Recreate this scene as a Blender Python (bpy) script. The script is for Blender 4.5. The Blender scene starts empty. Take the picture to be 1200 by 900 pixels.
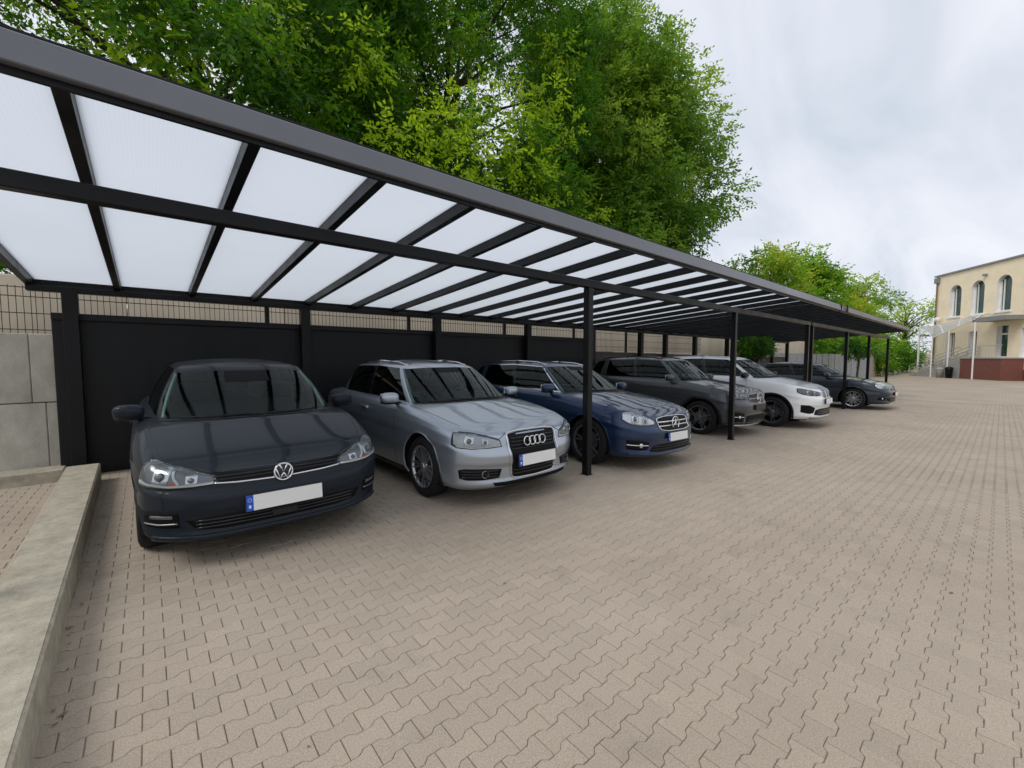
import bpy, bmesh, math, random
import numpy as np
from mathutils import Vector, Matrix, Euler
R_ = math.radians
random.seed(7); rng = np.random.default_rng(11)
sc = bpy.context.scene
COL = sc.collection
# ------------------------------------------------------------------ camera
CAM_H = 1.48
cam = bpy.data.cameras.new('camera'); camo = bpy.data.objects.new('camera', cam); COL.objects.link(camo)
cam.sensor_width = 36; cam.lens = 495 / 1200 * 36; cam.clip_start = 0.05; cam.clip_end = 3000
camo.location = (0, 0, CAM_H)
camo.rotation_euler = (R_(90 - 3.468), 0, R_(-40.8))
sc.camera = camo
# ------------------------------------------------------------------ world: overcast
SUN_EL, SUN_AZ = 50, 268          # azimuth measured from +Y towards +X
w = bpy.data.worlds.new('World'); sc.world = w; w.use_nodes = True
nt = w.node_tree; nt.nodes.clear()
def N(t, **k):
    n = nt.nodes.new(t)
    for a, b in k.items(): setattr(n, a, b)
    return n
sky = N('ShaderNodeTexSky', sky_type='NISHITA'); sky.sun_disc = False
sky.sun_elevation = R_(SUN_EL); sky.sun_rotation = R_(SUN_AZ)
b1 = N('ShaderNodeBackground'); b1.inputs[1].default_value = 0.12
nt.links.new(sky.outputs[0], b1.inputs[0])
tc = N('ShaderNodeTexCoord'); sep = N('ShaderNodeSeparateXYZ'); nt.links.new(tc.outputs['Generated'], sep.inputs[0])
zz = N('ShaderNodeMath', operation='MAXIMUM'); zz.inputs[1].default_value = 0.0; nt.links.new(sep.outputs[2], zz.inputs[0])
za = N('ShaderNodeMath', operation='ADD'); za.inputs[1].default_value = 0.22; nt.links.new(zz.outputs[0], za.inputs[0])
dx = N('ShaderNodeMath', operation='DIVIDE'); dy = N('ShaderNodeMath', operation='DIVIDE')
nt.links.new(sep.outputs[0], dx.inputs[0]); nt.links.new(za.outputs[0], dx.inputs[1])
nt.links.new(sep.outputs[1], dy.inputs[0]); nt.links.new(za.outputs[0], dy.inputs[1])
cmb = N('ShaderNodeCombineXYZ'); nt.links.new(dx.outputs[0], cmb.inputs[0]); nt.links.new(dy.outputs[0], cmb.inputs[1])
mp = N('ShaderNodeMapping'); mp.inputs['Rotation'].default_value = (0, 0, R_(28)); mp.inputs['Scale'].default_value = (0.55, 1.5, 1)
nt.links.new(cmb.outputs[0], mp.inputs[0])
n1 = N('ShaderNodeTexNoise'); n1.inputs['Scale'].default_value = 2.0; n1.inputs['Detail'].default_value = 5; n1.inputs['Roughness'].default_value = .5; n1.inputs['Distortion'].default_value = .5
nt.links.new(mp.outputs[0], n1.inputs['Vector'])
cr = N('ShaderNodeValToRGB'); e = cr.color_ramp.elements
e[0].position = .30; e[0].color = (.57, .635, .72, 1); e[1].position = .66; e[1].color = (.83, .85, .905, 1)
m_ = cr.color_ramp.elements.new(.47); m_.color = (.71, .745, .825, 1)
nt.links.new(n1.outputs[0], cr.inputs[0])
b2 = N('ShaderNodeBackground'); b2.inputs[1].default_value = 1.0; nt.links.new(cr.outputs[0], b2.inputs[0])
mx = N('ShaderNodeMixShader'); mx.inputs[0].default_value = 0.96
nt.links.new(b1.outputs[0], mx.inputs[1]); nt.links.new(b2.outputs[0], mx.inputs[2])
wo = N('ShaderNodeOutputWorld'); nt.links.new(mx.outputs[0], wo.inputs[0])
# ------------------------------------------------------------------ sun through cloud
sl = bpy.data.lights.new('sun', 'SUN'); sl.energy = 1.5; sl.angle = R_(25); sl.color = (1, .96, .9)
so = bpy.data.objects.new('sun', sl); COL.objects.link(so)
el, az = R_(SUN_EL), R_(SUN_AZ)
sdir = Vector((math.sin(az) * math.cos(el), math.cos(az) * math.cos(el), math.sin(el)))
so.rotation_euler = (-sdir).to_track_quat('-Z', 'Y').to_euler()
vs = sc.view_settings; vs.view_transform = 'Standard'; vs.look = 'None'; vs.exposure = 0.15; vs.gamma = 1; vs.use_curve_mapping = False
sc.render.engine = 'CYCLES'
sc.cycles.max_bounces = 8; sc.cycles.transparent_max_bounces = 12

# ------------------------------------------------------------------ helpers
def tag(o, label=None, cat=None, group=None, kind=None):
    if label: o['label'] = label
    if cat: o['category'] = cat
    if group: o['group'] = group
    if kind: o['kind'] = kind
    return o
def empty(name, loc=(0, 0, 0), rz=0, label=None, cat=None, group=None):
    o = bpy.data.objects.new(name, None); COL.objects.link(o); o.location = loc; o.rotation_euler = (0, 0, rz)
    o.empty_display_size = .1
    return tag(o, label, cat, group)
def mk(name, V, F, mat, parent=None, smooth=False, loc=(0, 0, 0)):
    me = bpy.data.meshes.new(name)
    me.from_pydata([tuple(map(float, v)) for v in V], [], [tuple(map(int, f)) for f in F])
    if mat: me.materials.append(mat)
    if smooth: me.polygons.foreach_set('use_smooth', [True] * len(me.polygons))
    me.update()
    o = bpy.data.objects.new(name, me); COL.objects.link(o); o.location = loc
    if parent: o.parent = parent
    return o
class MB:
    def __init__(s): s.V = []; s.F = []
    def add(s, V, F):
        n = len(s.V); s.V += [tuple(map(float, v)) for v in V]; s.F += [tuple(n + int(i) for i in f) for f in F]; return s
    def box(s, x0, x1, y0, y1, z0, z1, M=None, bev=0.0):
        if bev > 0:
            b = min(bev, (x1 - x0) * .45, (y1 - y0) * .45, (z1 - z0) * .45)
            V = []; 
            for sx in (0, 1):
                for sy in (0, 1):
                    for sz in (0, 1):
                        X = (x0, x1)[sx]; Y = (y0, y1)[sy]; Z = (z0, z1)[sz]
                        dx, dy, dz = b * (1 - 2 * sx), b * (1 - 2 * sy), b * (1 - 2 * sz)
                        V += [(X, Y + dy, Z + dz), (X + dx, Y, Z + dz), (X + dx, Y + dy, Z)]
            idx = lambda sx, sy, sz, k: ((sx * 2 + sy) * 2 + sz) * 3 + k
            F = []
            for sgn in (0, 1):
                q = [idx(sgn, 0, 0, 0), idx(sgn, 1, 0, 0), idx(sgn, 1, 1, 0), idx(sgn, 0, 1, 0)]; F.append(q if sgn else q[::-1])
                q = [idx(0, sgn, 0, 1), idx(1, sgn, 0, 1), idx(1, sgn, 1, 1), idx(0, sgn, 1, 1)]; F.append(q[::-1] if sgn else q)
                q = [idx(0, 0, sgn, 2), idx(1, 0, sgn, 2), idx(1, 1, sgn, 2), idx(0, 1, sgn, 2)]; F.append(q if sgn else q[::-1])
            for a in (0, 1):
                for c in (0, 1):
                    F.append([idx(a, c, 0, 0), idx(a, c, 1, 0), idx(a, c, 1, 1), idx(a, c, 0, 1)])
                    F.append([idx(a, 0, c, 0), idx(a, 1, c, 0), idx(a, 1, c, 2), idx(a, 0, c, 2)])
                    F.append([idx(0, a, c, 1), idx(1, a, c, 1), idx(1, a, c, 2), idx(0, a, c, 2)])
                    for d in (0, 1): F.append([idx(a, c, d, 0), idx(a, c, d, 1), idx(a, c, d, 2)])
        else:
            V = [(x0, y0, z0), (x1, y0, z0), (x1, y1, z0), (x0, y1, z0), (x0, y0, z1), (x1, y0, z1), (x1, y1, z1), (x0, y1, z1)]
            F = [(3, 2, 1, 0), (4, 5, 6, 7), (0, 1, 5, 4), (1, 2, 6, 5), (2, 3, 7, 6), (3, 0, 4, 7)]
        if M is not None: V = [tuple(M @ Vector(v)) for v in V]
        return s.add(V, F)
    def tube(s, pts, r, n=8, caps=True):
        pts = [Vector(p) for p in pts]; m = len(pts)
        rs = r if hasattr(r, '__len__') else [r] * m
        V = []; F = []; up = None
        for i, p in enumerate(pts):
            d = (pts[min(i + 1, m - 1)] - pts[max(i - 1, 0)]).normalized()
            if up is None: up = d.orthogonal().normalized()
            up = (up - d * up.dot(d)).normalized(); sd = d.cross(up)
            for k in range(n):
                a = 2 * math.pi * k / n; V.append(tuple(p + (up * math.cos(a) + sd * math.sin(a)) * rs[i]))
        for i in range(m - 1):
            for k in range(n):
                F.append((i * n + k, i * n + (k + 1) % n, (i + 1) * n + (k + 1) % n, (i + 1) * n + k))
        if caps: F.append(tuple(range(n))[::-1]); F.append(tuple((m - 1) * n + k for k in range(n)))
        return s.add(V, F)
    def lathe(s, prof, n=32, M=None, closed=False):   # prof (r, h) about local Z
        V = []; F = []; m = len(prof)
        for r, h in prof:
            for k in range(n):
                a = 2 * math.pi * k / n; V.append((r * math.cos(a), r * math.sin(a), h))
        for i in range(m if closed else m - 1):
            j = (i + 1) % m
            for k in range(n): F.append((i * n + k, i * n + (k + 1) % n, j * n + (k + 1) % n, j * n + k))
        if M is not None: V = [tuple(M @ Vector(v)) for v in V]
        return s.add(V, F)
    def torus(s, c, ax, R, r, n=32, k=8, sq=1.0):
        q = Vector(ax).normalized().to_track_quat('Z', 'Y').to_matrix().to_4x4(); q.translation = Vector(c)
        return s.lathe([(R + r * math.cos(2 * math.pi * i / k), sq * r * math.sin(2 * math.pi * i / k)) for i in range(k)], n, q, True)
    def disc(s, c, ax, r, depth, n=24):
        q = Vector(ax).normalized().to_track_quat('Z', 'Y').to_matrix().to_4x4(); q.translation = Vector(c)
        return s.lathe([(0.0001, depth), (r * .92, depth), (r, depth * .8), (r, 0)], n, q)
    def sup(s, c, rx, ry, rz, e=.5, n=20, m=12, M=None):
        f = lambda t, p: math.copysign(abs(t) ** p, t)
        V = []; F = []
        for i in range(m + 1):
            ph = -math.pi / 2 + math.pi * i / m
            for k in range(n):
                th = 2 * math.pi * k / n
                V.append((rx * f(math.cos(ph), e) * f(math.cos(th), e), ry * f(math.cos(ph), e) * f(math.sin(th), e), rz * f(math.sin(ph), e)))
        for i in range(m):
            for k in range(n): F.append((i * n + k, i * n + (k + 1) % n, (i + 1) * n + (k + 1) % n, (i + 1) * n + k))
        V = [tuple((M @ Vector(v) if M is not None else Vector(v)) + Vector(c)) for v in V]
        return s.add(V, F)
    def build(s, name, mat, parent=None, smooth=False, loc=(0, 0, 0)):
        return mk(name, s.V, s.F, mat, parent, smooth, loc)

# ------------------------------------------------------------------ materials
def newmat(name):
    m = bpy.data.materials.new(name); m.use_nodes = True; t = m.node_tree
    return m, t, t.nodes['Principled BSDF']
def nd(t, ty, **k):
    n = t.nodes.new(ty)
    for a, b in k.items(): setattr(n, a, b)
    return n
def pm(name, c, rough=.6, metal=0., var=.15, scale=6., bump=0., bscale=60., spec=.5, rvar=.0, stretch=None, c2=None, detail=6, lo=.35, hi=.68, rnd=0., coords='Object', nr=.6):
    m, t, p = newmat(name)
    p.inputs['Roughness'].default_value = rough; p.inputs['Metallic'].default_value = metal; p.inputs['Specular IOR Level'].default_value = spec
    tcn = nd(t, 'ShaderNodeTexCoord'); mpn = nd(t, 'ShaderNodeMapping'); t.links.new(tcn.outputs[coords], mpn.inputs[0])
    if stretch: mpn.inputs['Scale'].default_value = stretch
    nz = nd(t, 'ShaderNodeTexNoise'); nz.inputs['Scale'].default_value = scale; nz.inputs['Detail'].default_value = detail; nz.inputs['Roughness'].default_value = nr
    t.links.new(mpn.outputs[0], nz.inputs['Vector'])
    rp = nd(t, 'ShaderNodeValToRGB'); rp.color_ramp.elements[0].position = lo; rp.color_ramp.elements[1].position = hi
    c2 = c2 or tuple(x * (1 + var) for x in c)
    rp.color_ramp.elements[0].color = (*[x * (1 - var) for x in c], 1); rp.color_ramp.elements[1].color = (*c2, 1)
    t.links.new(nz.outputs[0], rp.inputs[0]); out = rp.outputs[0]
    if rnd:
        oi = nd(t, 'ShaderNodeObjectInfo'); mr = nd(t, 'ShaderNodeMapRange'); mr.inputs['To Min'].default_value = 1 - rnd; mr.inputs['To Max'].default_value = 1 + rnd
        t.links.new(oi.outputs['Random'], mr.inputs[0])
        mm = nd(t, 'ShaderNodeVectorMath', operation='SCALE'); t.links.new(out, mm.inputs[0]); t.links.new(mr.outputs[0], mm.inputs['Scale']); out = mm.outputs[0]
    t.links.new(out, p.inputs['Base Color'])
    if rvar:
        mr2 = nd(t, 'ShaderNodeMapRange'); mr2.inputs['From Min'].default_value = .3; mr2.inputs['From Max'].default_value = .7
        mr2.inputs['To Min'].default_value = max(.02, rough - rvar); mr2.inputs['To Max'].default_value = rough + rvar
        t.links.new(nz.outputs[0], mr2.inputs[0]); t.links.new(mr2.outputs[0], p.inputs['Roughness'])
    if bump:
        n2 = nd(t, 'ShaderNodeTexNoise'); n2.inputs['Scale'].default_value = bscale; n2.inputs['Detail'].default_value = 4
        t.links.new(mpn.outputs[0], n2.inputs['Vector'])
        bp = nd(t, 'ShaderNodeBump'); bp.inputs['Strength'].default_value = bump; bp.inputs['Distance'].default_value = .01
        t.links.new(n2.outputs[0], bp.inputs['Height']); t.links.new(bp.outputs[0], p.inputs['Normal'])
    return m
def paint(name, c, metal=.5, rough=.35, coat=1.0, spec=.5):
    m, t, p = newmat(name)
    p.inputs['Base Color'].default_value = (*c, 1); p.inputs['Metallic'].default_value = metal; p.inputs['Roughness'].default_value = rough
    p.inputs['Coat Weight'].default_value = coat; p.inputs['Specular IOR Level'].default_value = spec; p.inputs['Coat Roughness'].default_value = .03; p.inputs['Coat IOR'].default_value = 1.38
    tcn = nd(t, 'ShaderNodeTexCoord'); nz = nd(t, 'ShaderNodeTexNoise'); nz.inputs['Scale'].default_value = 5; nz.inputs['Detail'].default_value = 6
    t.links.new(tcn.outputs['Object'], nz.inputs[0])
    mr = nd(t, 'ShaderNodeMapRange'); mr.inputs['From Min'].default_value = .35; mr.inputs['From Max'].default_value = .7; mr.inputs['To Min'].default_value = .02; mr.inputs['To Max'].default_value = .035
    t.links.new(nz.outputs[0], mr.inputs[0]); t.links.new(mr.outputs[0], p.inputs['Coat Roughness'])
    nf = nd(t, 'ShaderNodeTexNoise'); nf.inputs['Scale'].default_value = 900; t.links.new(tcn.outputs['Object'], nf.inputs[0])
    mf = nd(t, 'ShaderNodeMapRange'); mf.inputs['To Min'].default_value = .8; mf.inputs['To Max'].default_value = 1.2; t.links.new(nf.outputs[0], mf.inputs[0])
    vm = nd(t, 'ShaderNodeVectorMath', operation='SCALE'); vm.inputs[0].default_value = c; t.links.new(mf.outputs[0], vm.inputs['Scale']); t.links.new(vm.outputs[0], p.inputs['Base Color'])
    return m
def glassmat(name, tint, ior=1.5, rough=0.0):
    m, t, p = newmat(name); t.nodes.remove(p); out = t.nodes['Material Output']
    tr = nd(t, 'ShaderNodeBsdfTransparent'); tr.inputs[0].default_value = (*tint, 1)
    gl = nd(t, 'ShaderNodeBsdfGlossy'); gl.inputs['Roughness'].default_value = rough; gl.inputs['Color'].default_value = (.95, 1, .98, 1)
    fr = nd(t, 'ShaderNodeFresnel'); fr.inputs[0].default_value = ior
    mxn = nd(t, 'ShaderNodeMixShader'); t.links.new(fr.outputs[0], mxn.inputs[0]); t.links.new(tr.outputs[0], mxn.inputs[1]); t.links.new(gl.outputs[0], mxn.inputs[2])
    t.links.new(mxn.outputs[0], out.inputs[0]); return m
def transmat(name, c, fac=.75, clear=.0, rough=.3):    # translucent sheet
    m, t, p = newmat(name); out = t.nodes['Material Output']
    p.inputs['Base Color'].default_value = (*c, 1); p.inputs['Roughness'].default_value = rough
    tl = nd(t, 'ShaderNodeBsdfTranslucent'); tl.inputs[0].default_value = (*c, 1)
    m1 = nd(t, 'ShaderNodeMixShader'); m1.inputs[0].default_value = fac; t.links.new(p.outputs[0], m1.inputs[1]); t.links.new(tl.outputs[0], m1.inputs[2])
    tcn = nd(t, 'ShaderNodeTexCoord'); wv = nd(t, 'ShaderNodeTexWave'); wv.inputs['Scale'].default_value = 16; wv.inputs['Distortion'].default_value = .0
    t.links.new(tcn.outputs['Object'], wv.inputs[0])
    nz = nd(t, 'ShaderNodeTexNoise'); nz.inputs['Scale'].default_value = 1.2; nz.inputs['Detail'].default_value = 6; t.links.new(tcn.outputs['Object'], nz.inputs[0])
    ad = nd(t, 'ShaderNodeMath', operation='MULTIPLY_ADD'); ad.inputs[1].default_value = .025; ad.inputs[2].default_value = .93; t.links.new(wv.outputs[1], ad.inputs[0])
    ad2 = nd(t, 'ShaderNodeMath', operation='MULTIPLY_ADD'); ad2.inputs[1].default_value = .05; t.links.new(nz.outputs[0], ad2.inputs[0]); t.links.new(ad.outputs[0], ad2.inputs[2])
    sc_ = nd(t, 'ShaderNodeVectorMath', operation='SCALE'); sc_.inputs[0].default_value = c; t.links.new(ad2.outputs[0], sc_.inputs['Scale'])
    t.links.new(sc_.outputs[0], tl.inputs[0])
    last = m1
    if clear:
        tp = nd(t, 'ShaderNodeBsdfTransparent'); m2 = nd(t, 'ShaderNodeMixShader'); m2.inputs[0].default_value = clear
        t.links.new(m1.outputs[0], m2.inputs[1]); t.links.new(tp.outputs[0], m2.inputs[2]); last = m2
    t.links.new(last.outputs[0], out.inputs[0]); return m
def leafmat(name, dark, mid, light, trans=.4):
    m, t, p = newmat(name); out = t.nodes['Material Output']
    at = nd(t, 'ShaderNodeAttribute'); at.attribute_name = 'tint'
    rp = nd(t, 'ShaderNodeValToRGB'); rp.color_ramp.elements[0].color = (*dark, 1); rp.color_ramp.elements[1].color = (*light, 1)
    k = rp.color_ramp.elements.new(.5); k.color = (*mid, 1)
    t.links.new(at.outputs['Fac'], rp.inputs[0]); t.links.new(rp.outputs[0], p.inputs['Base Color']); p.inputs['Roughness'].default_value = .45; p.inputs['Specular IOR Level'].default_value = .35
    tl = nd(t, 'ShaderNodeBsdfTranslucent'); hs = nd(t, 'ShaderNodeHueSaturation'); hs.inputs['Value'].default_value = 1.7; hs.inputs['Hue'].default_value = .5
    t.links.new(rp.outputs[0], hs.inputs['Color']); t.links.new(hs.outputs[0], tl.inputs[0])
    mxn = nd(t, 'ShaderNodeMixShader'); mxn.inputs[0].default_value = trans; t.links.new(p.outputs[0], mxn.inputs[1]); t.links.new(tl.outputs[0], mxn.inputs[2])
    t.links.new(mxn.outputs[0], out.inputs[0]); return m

M_anth = pm('anthracite powder coat', (.0062, .0067, .0076), .40, 0, .12, 3, .03, 300, spec=.24, rvar=.08)
M_gutter = pm('gutter coat', (.125, .131, .148), .33, .0, .07, 1.2, .02, 200, spec=.5, rvar=.08)
M_panel = pm('dark wall panel', (.006, .0065, .0072), .5, 0, .25, 2.2, .05, 120, spec=.3, stretch=(3, 1, .5))
M_opal = transmat('opal polycarbonate', (.855, .88, .92), .93)
M_canopy = transmat('canopy sheet', (.80, .82, .85), .6, .25)
M_conc = pm('cast concrete', (.42, .395, .335), .85, 0, .2, 2.6, .3, 120, spec=.2, c2=(.54, .51, .44), rnd=.05, stretch=(1, 1, .6), detail=12, nr=.75)
M_lowwall = pm('weathered concrete', (.36, .325, .25), .9, 0, .2, 7, .4, 130, spec=.15, c2=(.50, .455, .36), detail=14, lo=.36, hi=.64, nr=.82)
M_beige = pm('sand coloured wall', (.62, .53, .40), .85, 0, .1, 1.0, .15, 50, spec=.2, rnd=.06, stretch=(1, 1, .4))
M_brown = pm('brown fence board', (.065, .055, .045), .7, 0, .25, 4, .2, 80, stretch=(.3, 1, 4), rnd=.15)
M_greyfence = pm('grey sheet fence', (.30, .31, .33), .5, .2, .1, 3, rnd=.08)
M_wire = pm('dark wire', (.018, .02, .02), .5, .2, .1)
M_asph = pm('joint sand', (.25, .205, .16), .95, 0, .2, 30, .2, 200, spec=.1)
M_dirt = pm('bare ground', (.16, .145, .11), .95, 0, .3, 3, .3, 40, spec=.1)
M_bark = pm('bark', (.06, .048, .036), .9, 0, .35, 9, .6, 40, spec=.1, stretch=(3, 3, .6))
M_plaster = pm('apricot plaster', (.92, .79, .58), .85, 0, .06, 1.1, .08, 90, spec=.2)
M_plasterw = pm('white plaster', (.80, .78, .76), .8, 0, .05, 3)
M_maroon = pm('maroon plinth', (.17, .062, .048), .7, 0, .12, 4)
M_wgreen = pm('window glass', (.012, .055, .035), .08, 0, .3, 2, spec=.6)
M_zinc = pm('zinc flashing', (.26, .26, .26), .45, .4, .1)
M_steel = pm('galvanised rail', (.55, .55, .54), .4, .5, .1)
M_stone = pm('granite steps', (.33, .32, .31), .8, 0, .15, 9)
M_rubber = pm('tyre rubber', (.014, .014, .015), .75, 0, .2, 20, .1, 200, spec=.25)
M_black = pm('black plastic', (.011, .011, .012), .42, 0, .1, spec=.4)
M_gloss = pm('gloss black', (.006, .006, .007), .12, 0, .1, spec=.5)
M_cabin = pm('dark upholstery', (.018, .018, .02), .8, 0, .15)
M_trim = pm('light trim', (.55, .62, .58), .7, 0, .05)
M_chrome = pm('chrome', (.72, .73, .75), .12, 1, .03)
M_alloy = pm('alloy', (.50, .51, .53), .28, .9, .06)
M_alloyd = pm('dark alloy', (.24, .243, .25), .3, .8, .06)
M_refl = pm('lamp reflector', (.62, .64, .66), .18, .7, .1)
M_void = pm('grille void', (.005, .005, .0055), .6, 0, .1, spec=.15)
M_lampmid = pm('lamp housing bright', (.36, .37, .38), .22, .6, .1)
M_lampin = pm('lamp housing', (.16, .165, .17), .25, .4, .1)
M_lamplens = pm('projector lens', (.10, .11, .12), .05, 0, .05, spec=.9)
M_drl = pm('light guide', (.80, .82, .84), .25, 0, .02)
M_orange = pm('amber marker', (.62, .12, .02), .25, 0, .05)
M_plate = pm('number plate white', (.78, .78, .76), .4, 0, .02)
M_blue = pm('plate blue', (.008, .085, .50), .4, 0, .02)
M_glass = glassmat('windscreen glass', (.50, .66, .61), 1.33)
M_glassd = glassmat('side glass', (.12, .15, .15), 1.36)
M_lens = glassmat('clear lamp cover', (.93, .95, .96), 1.4)
M_leafA = leafmat('leaf green', (.024, .085, .006), (.095, .245, .009), (.40, .54, .018), .47)
M_leafB = leafmat('leaf pale', (.045, .115, .010), (.135, .27, .018), (.36, .46, .045), .47)
M_leafC = leafmat('leaf golden', (.08, .18, .01), (.20, .36, .015), (.46, .40, .03), .42)
# ------------------------------------------------------------------ ground (falls gently away from the camera)
GX = [-60, 3, 4.5, 6, 8.6, 12, 17, 30, 60, 500]; GZ = [0, 0, -.012, -.05, -.12, -.165, -.22, -.28, -.30, -.30]
def g(x): return float(np.interp(x, GX, GZ))
def sheet(name, x0, x1, y0, y1, dz, mat, nx=1):
    xs = sorted(set([x0, x1] + [x for x in GX if x0 < x < x1]))
    V = []; F = []
    for x in xs: V += [(x, y0, g(x) + dz), (x, y1, g(x) + dz)]
    for i in range(len(xs) - 1): F.append((2 * i, 2 * i + 2, 2 * i + 3, 2 * i + 1))
    o = mk(name, V, F, mat); tag(o, kind='structure'); return o
sheet('ground', -400, 900, -600, 700, -.05, M_dirt)
def pavermat(name, attr):
    m, t, p = newmat(name); p.inputs['Roughness'].default_value = .88; p.inputs['Specular IOR Level'].default_value = .2
    geo = nd(t, 'ShaderNodeNewGeometry')
    a = nd(t, 'ShaderNodeTexNoise'); a.inputs['Scale'].default_value = .55; a.inputs['Detail'].default_value = 6; t.links.new(geo.outputs['Position'], a.inputs[0])
    b = nd(t, 'ShaderNodeTexNoise'); b.inputs['Scale'].default_value = 160; b.inputs['Detail'].default_value = 3; t.links.new(geo.outputs['Position'], b.inputs[0])
    r1 = nd(t, 'ShaderNodeValToRGB'); r1.color_ramp.elements[0].position = .3; r1.color_ramp.elements[1].position = .7
    r1.color_ramp.elements[0].color = (0.343, 0.286, 0.224, 1); r1.color_ramp.elements[1].color = (0.399, 0.338, 0.269, 1); t.links.new(a.outputs[0], r1.inputs[0])
    src = nd(t, 'ShaderNodeAttribute'); src.attribute_name = 'rv'; so_ = src.outputs['Fac']
    if not attr:
        oi = nd(t, 'ShaderNodeObjectInfo'); so_ = oi.outputs['Random']
    mr = nd(t, 'ShaderNodeMapRange'); mr.inputs['To Min'].default_value = .955; mr.inputs['To Max'].default_value = 1.045; t.links.new(so_, mr.inputs[0])
    mb = nd(t, 'ShaderNodeMapRange'); mb.inputs['From Min'].default_value = .3; mb.inputs['From Max'].default_value = .7; mb.inputs['To Min'].default_value = .80; mb.inputs['To Max'].default_value = 1.2; t.links.new(b.outputs[0], mb.inputs[0])
    mu = nd(t, 'ShaderNodeMath', operation='MULTIPLY'); t.links.new(mr.outputs[0], mu.inputs[0]); t.links.new(mb.outputs[0], mu.inputs[1])
    # sparse darker stains
    st = nd(t, 'ShaderNodeTexNoise'); st.inputs['Scale'].default_value = 1.7; st.inputs['Detail'].default_value = 8; st.inputs['Roughness'].default_value = .7; t.links.new(geo.outputs['Position'], st.inputs[0])
    ms = nd(t, 'ShaderNodeMapRange'); ms.inputs['From Min'].default_value = .56; ms.inputs['From Max'].default_value = .74; ms.inputs['To Min'].default_value = 1; ms.inputs['To Max'].default_value = .80; t.links.new(st.outputs[0], ms.inputs[0])
    mu2 = nd(t, 'ShaderNodeMath', operation='MULTIPLY'); t.links.new(mu.outputs[0], mu2.inputs[0]); t.links.new(ms.outputs[0], mu2.inputs[1])
    sv = nd(t, 'ShaderNodeVectorMath', operation='SCALE'); t.links.new(r1.outputs[0], sv.inputs[0]); t.links.new(mu2.outputs[0], sv.inputs['Scale']); t.links.new(sv.outputs[0], p.inputs['Base Color'])
    bp = nd(t, 'ShaderNodeBump'); bp.inputs['Strength'].default_value = .25; bp.inputs['Distance'].default_value = .003; t.links.new(b.outputs[0], bp.inputs['Height']); t.links.new(bp.outputs[0], p.inputs['Normal'])
    return m
M_paver = pavermat('paver single', False); M_paverf = pavermat('paver field', True)
def yardmat():
    m, t, p = newmat('far pavers'); p.inputs['Roughness'].default_value = .88; p.inputs['Specular IOR Level'].default_value = .2
    geo = nd(t, 'ShaderNodeNewGeometry')
    br = nd(t, 'ShaderNodeTexBrick'); br.inputs['Scale'].default_value = 1; br.inputs['Brick Width'].default_value = .167; br.inputs['Row Height'].default_value = .095; br.inputs['Mortar Size'].default_value = .003
    br.inputs['Color1'].default_value = (0.362, 0.305, 0.241, 1); br.inputs['Color2'].default_value = (0.381, 0.322, 0.256, 1); br.inputs['Mortar'].default_value = (.27, .22, .175, 1)
    t.links.new(geo.outputs['Position'], br.inputs[0])
    a = nd(t, 'ShaderNodeTexNoise'); a.inputs['Scale'].default_value = .5; a.inputs['Detail'].default_value = 6; t.links.new(geo.outputs['Position'], a.inputs[0])
    mr = nd(t, 'ShaderNodeMapRange'); mr.inputs['From Min'].default_value = .3; mr.inputs['From Max'].default_value = .7; mr.inputs['To Min'].default_value = .88; mr.inputs['To Max'].default_value = 1.1; t.links.new(a.outputs[0], mr.inputs[0])
    sv = nd(t, 'ShaderNodeVectorMath', operation='SCALE'); t.links.new(br.outputs[0], sv.inputs[0]); t.links.new(mr.outputs[0], sv.inputs['Scale']); t.links.new(sv.outputs[0], p.inputs['Base Color'])
    return m
M_yard = yardmat()
PX0, PX1, PY0, PY1 = -6.0, 24.0, -4.0, 7.62
bed = sheet('paving', PX0, PX1, PY0, PY1, -.0062, M_asph)
sheet('yard', PX1, 105, -40, 14, -.004, M_yard)
sheet('yard_side', PX0, PX1, -40, PY0, -.004, M_yard)
PX, PY, AMP = .167, .095, .0095
def paver_poly(gap):
    h = PX / 2 - gap * .85; q = PY / 2 - gap / 2
    up = [(-h, q + AMP), (-.33 * PX, q + AMP), (-.30 * PX, q + AMP * .8), (-.20 * PX, q - AMP * .8), (-.16 * PX, q - AMP), (.16 * PX, q - AMP), (.20 * PX, q - AMP * .8), (.30 * PX, q + AMP * .8), (.33 * PX, q + AMP), (h, q + AMP)]
    return [(x, -y) for x, y in up] + [(x, y) for x, y in up[::-1]]
P_top = paver_poly(.0052); P_edge = paver_poly(.0020); K = len(P_top)
near_V = [(x, y, 0) for x, y in P_top] + [(x, y, -.0028) for x, y in P_edge] + [(x, y, -.0075) for x, y in P_edge]
near_F = [tuple(range(K))] + [(r * K + (i + 1) % K, r * K + i, (r + 1) * K + i, (r + 1) * K + (i + 1) % K) for r in (0, 1) for i in range(K)]
pv_me = bpy.data.meshes.new('paver'); pv_me.from_pydata(near_V, [], near_F); pv_me.materials.append(M_paver); pv_me.update()
cells = []
for j in range(int((PY1 - PY0) / PY)):
    cy = PY0 + PY * (j + .5)
    for i in range(int((PX1 - PX0) / PX)):
        cx = PX0 + PX * (i + .5) + (PX / 2 if j % 2 else 0)
        if cx + PX > PX1: continue
        lwx = -.47 - (7 - cy) * -.020
        if -.20 + lwx < cx < lwx - .10 and cy < 7.0: continue
        cells.append((cx, cy))
cells = np.array(cells)
fx, fy = math.sin(R_(40.8)), math.cos(R_(40.8))
dep = cells[:, 0] * fx + cells[:, 1] * fy; lat = cells[:, 0] * fy - cells[:, 1] * fx
inview = (dep > .3) & (np.abs(lat) < dep * 1.2) & (1.48 / np.maximum(dep, .01) < .985)
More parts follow.
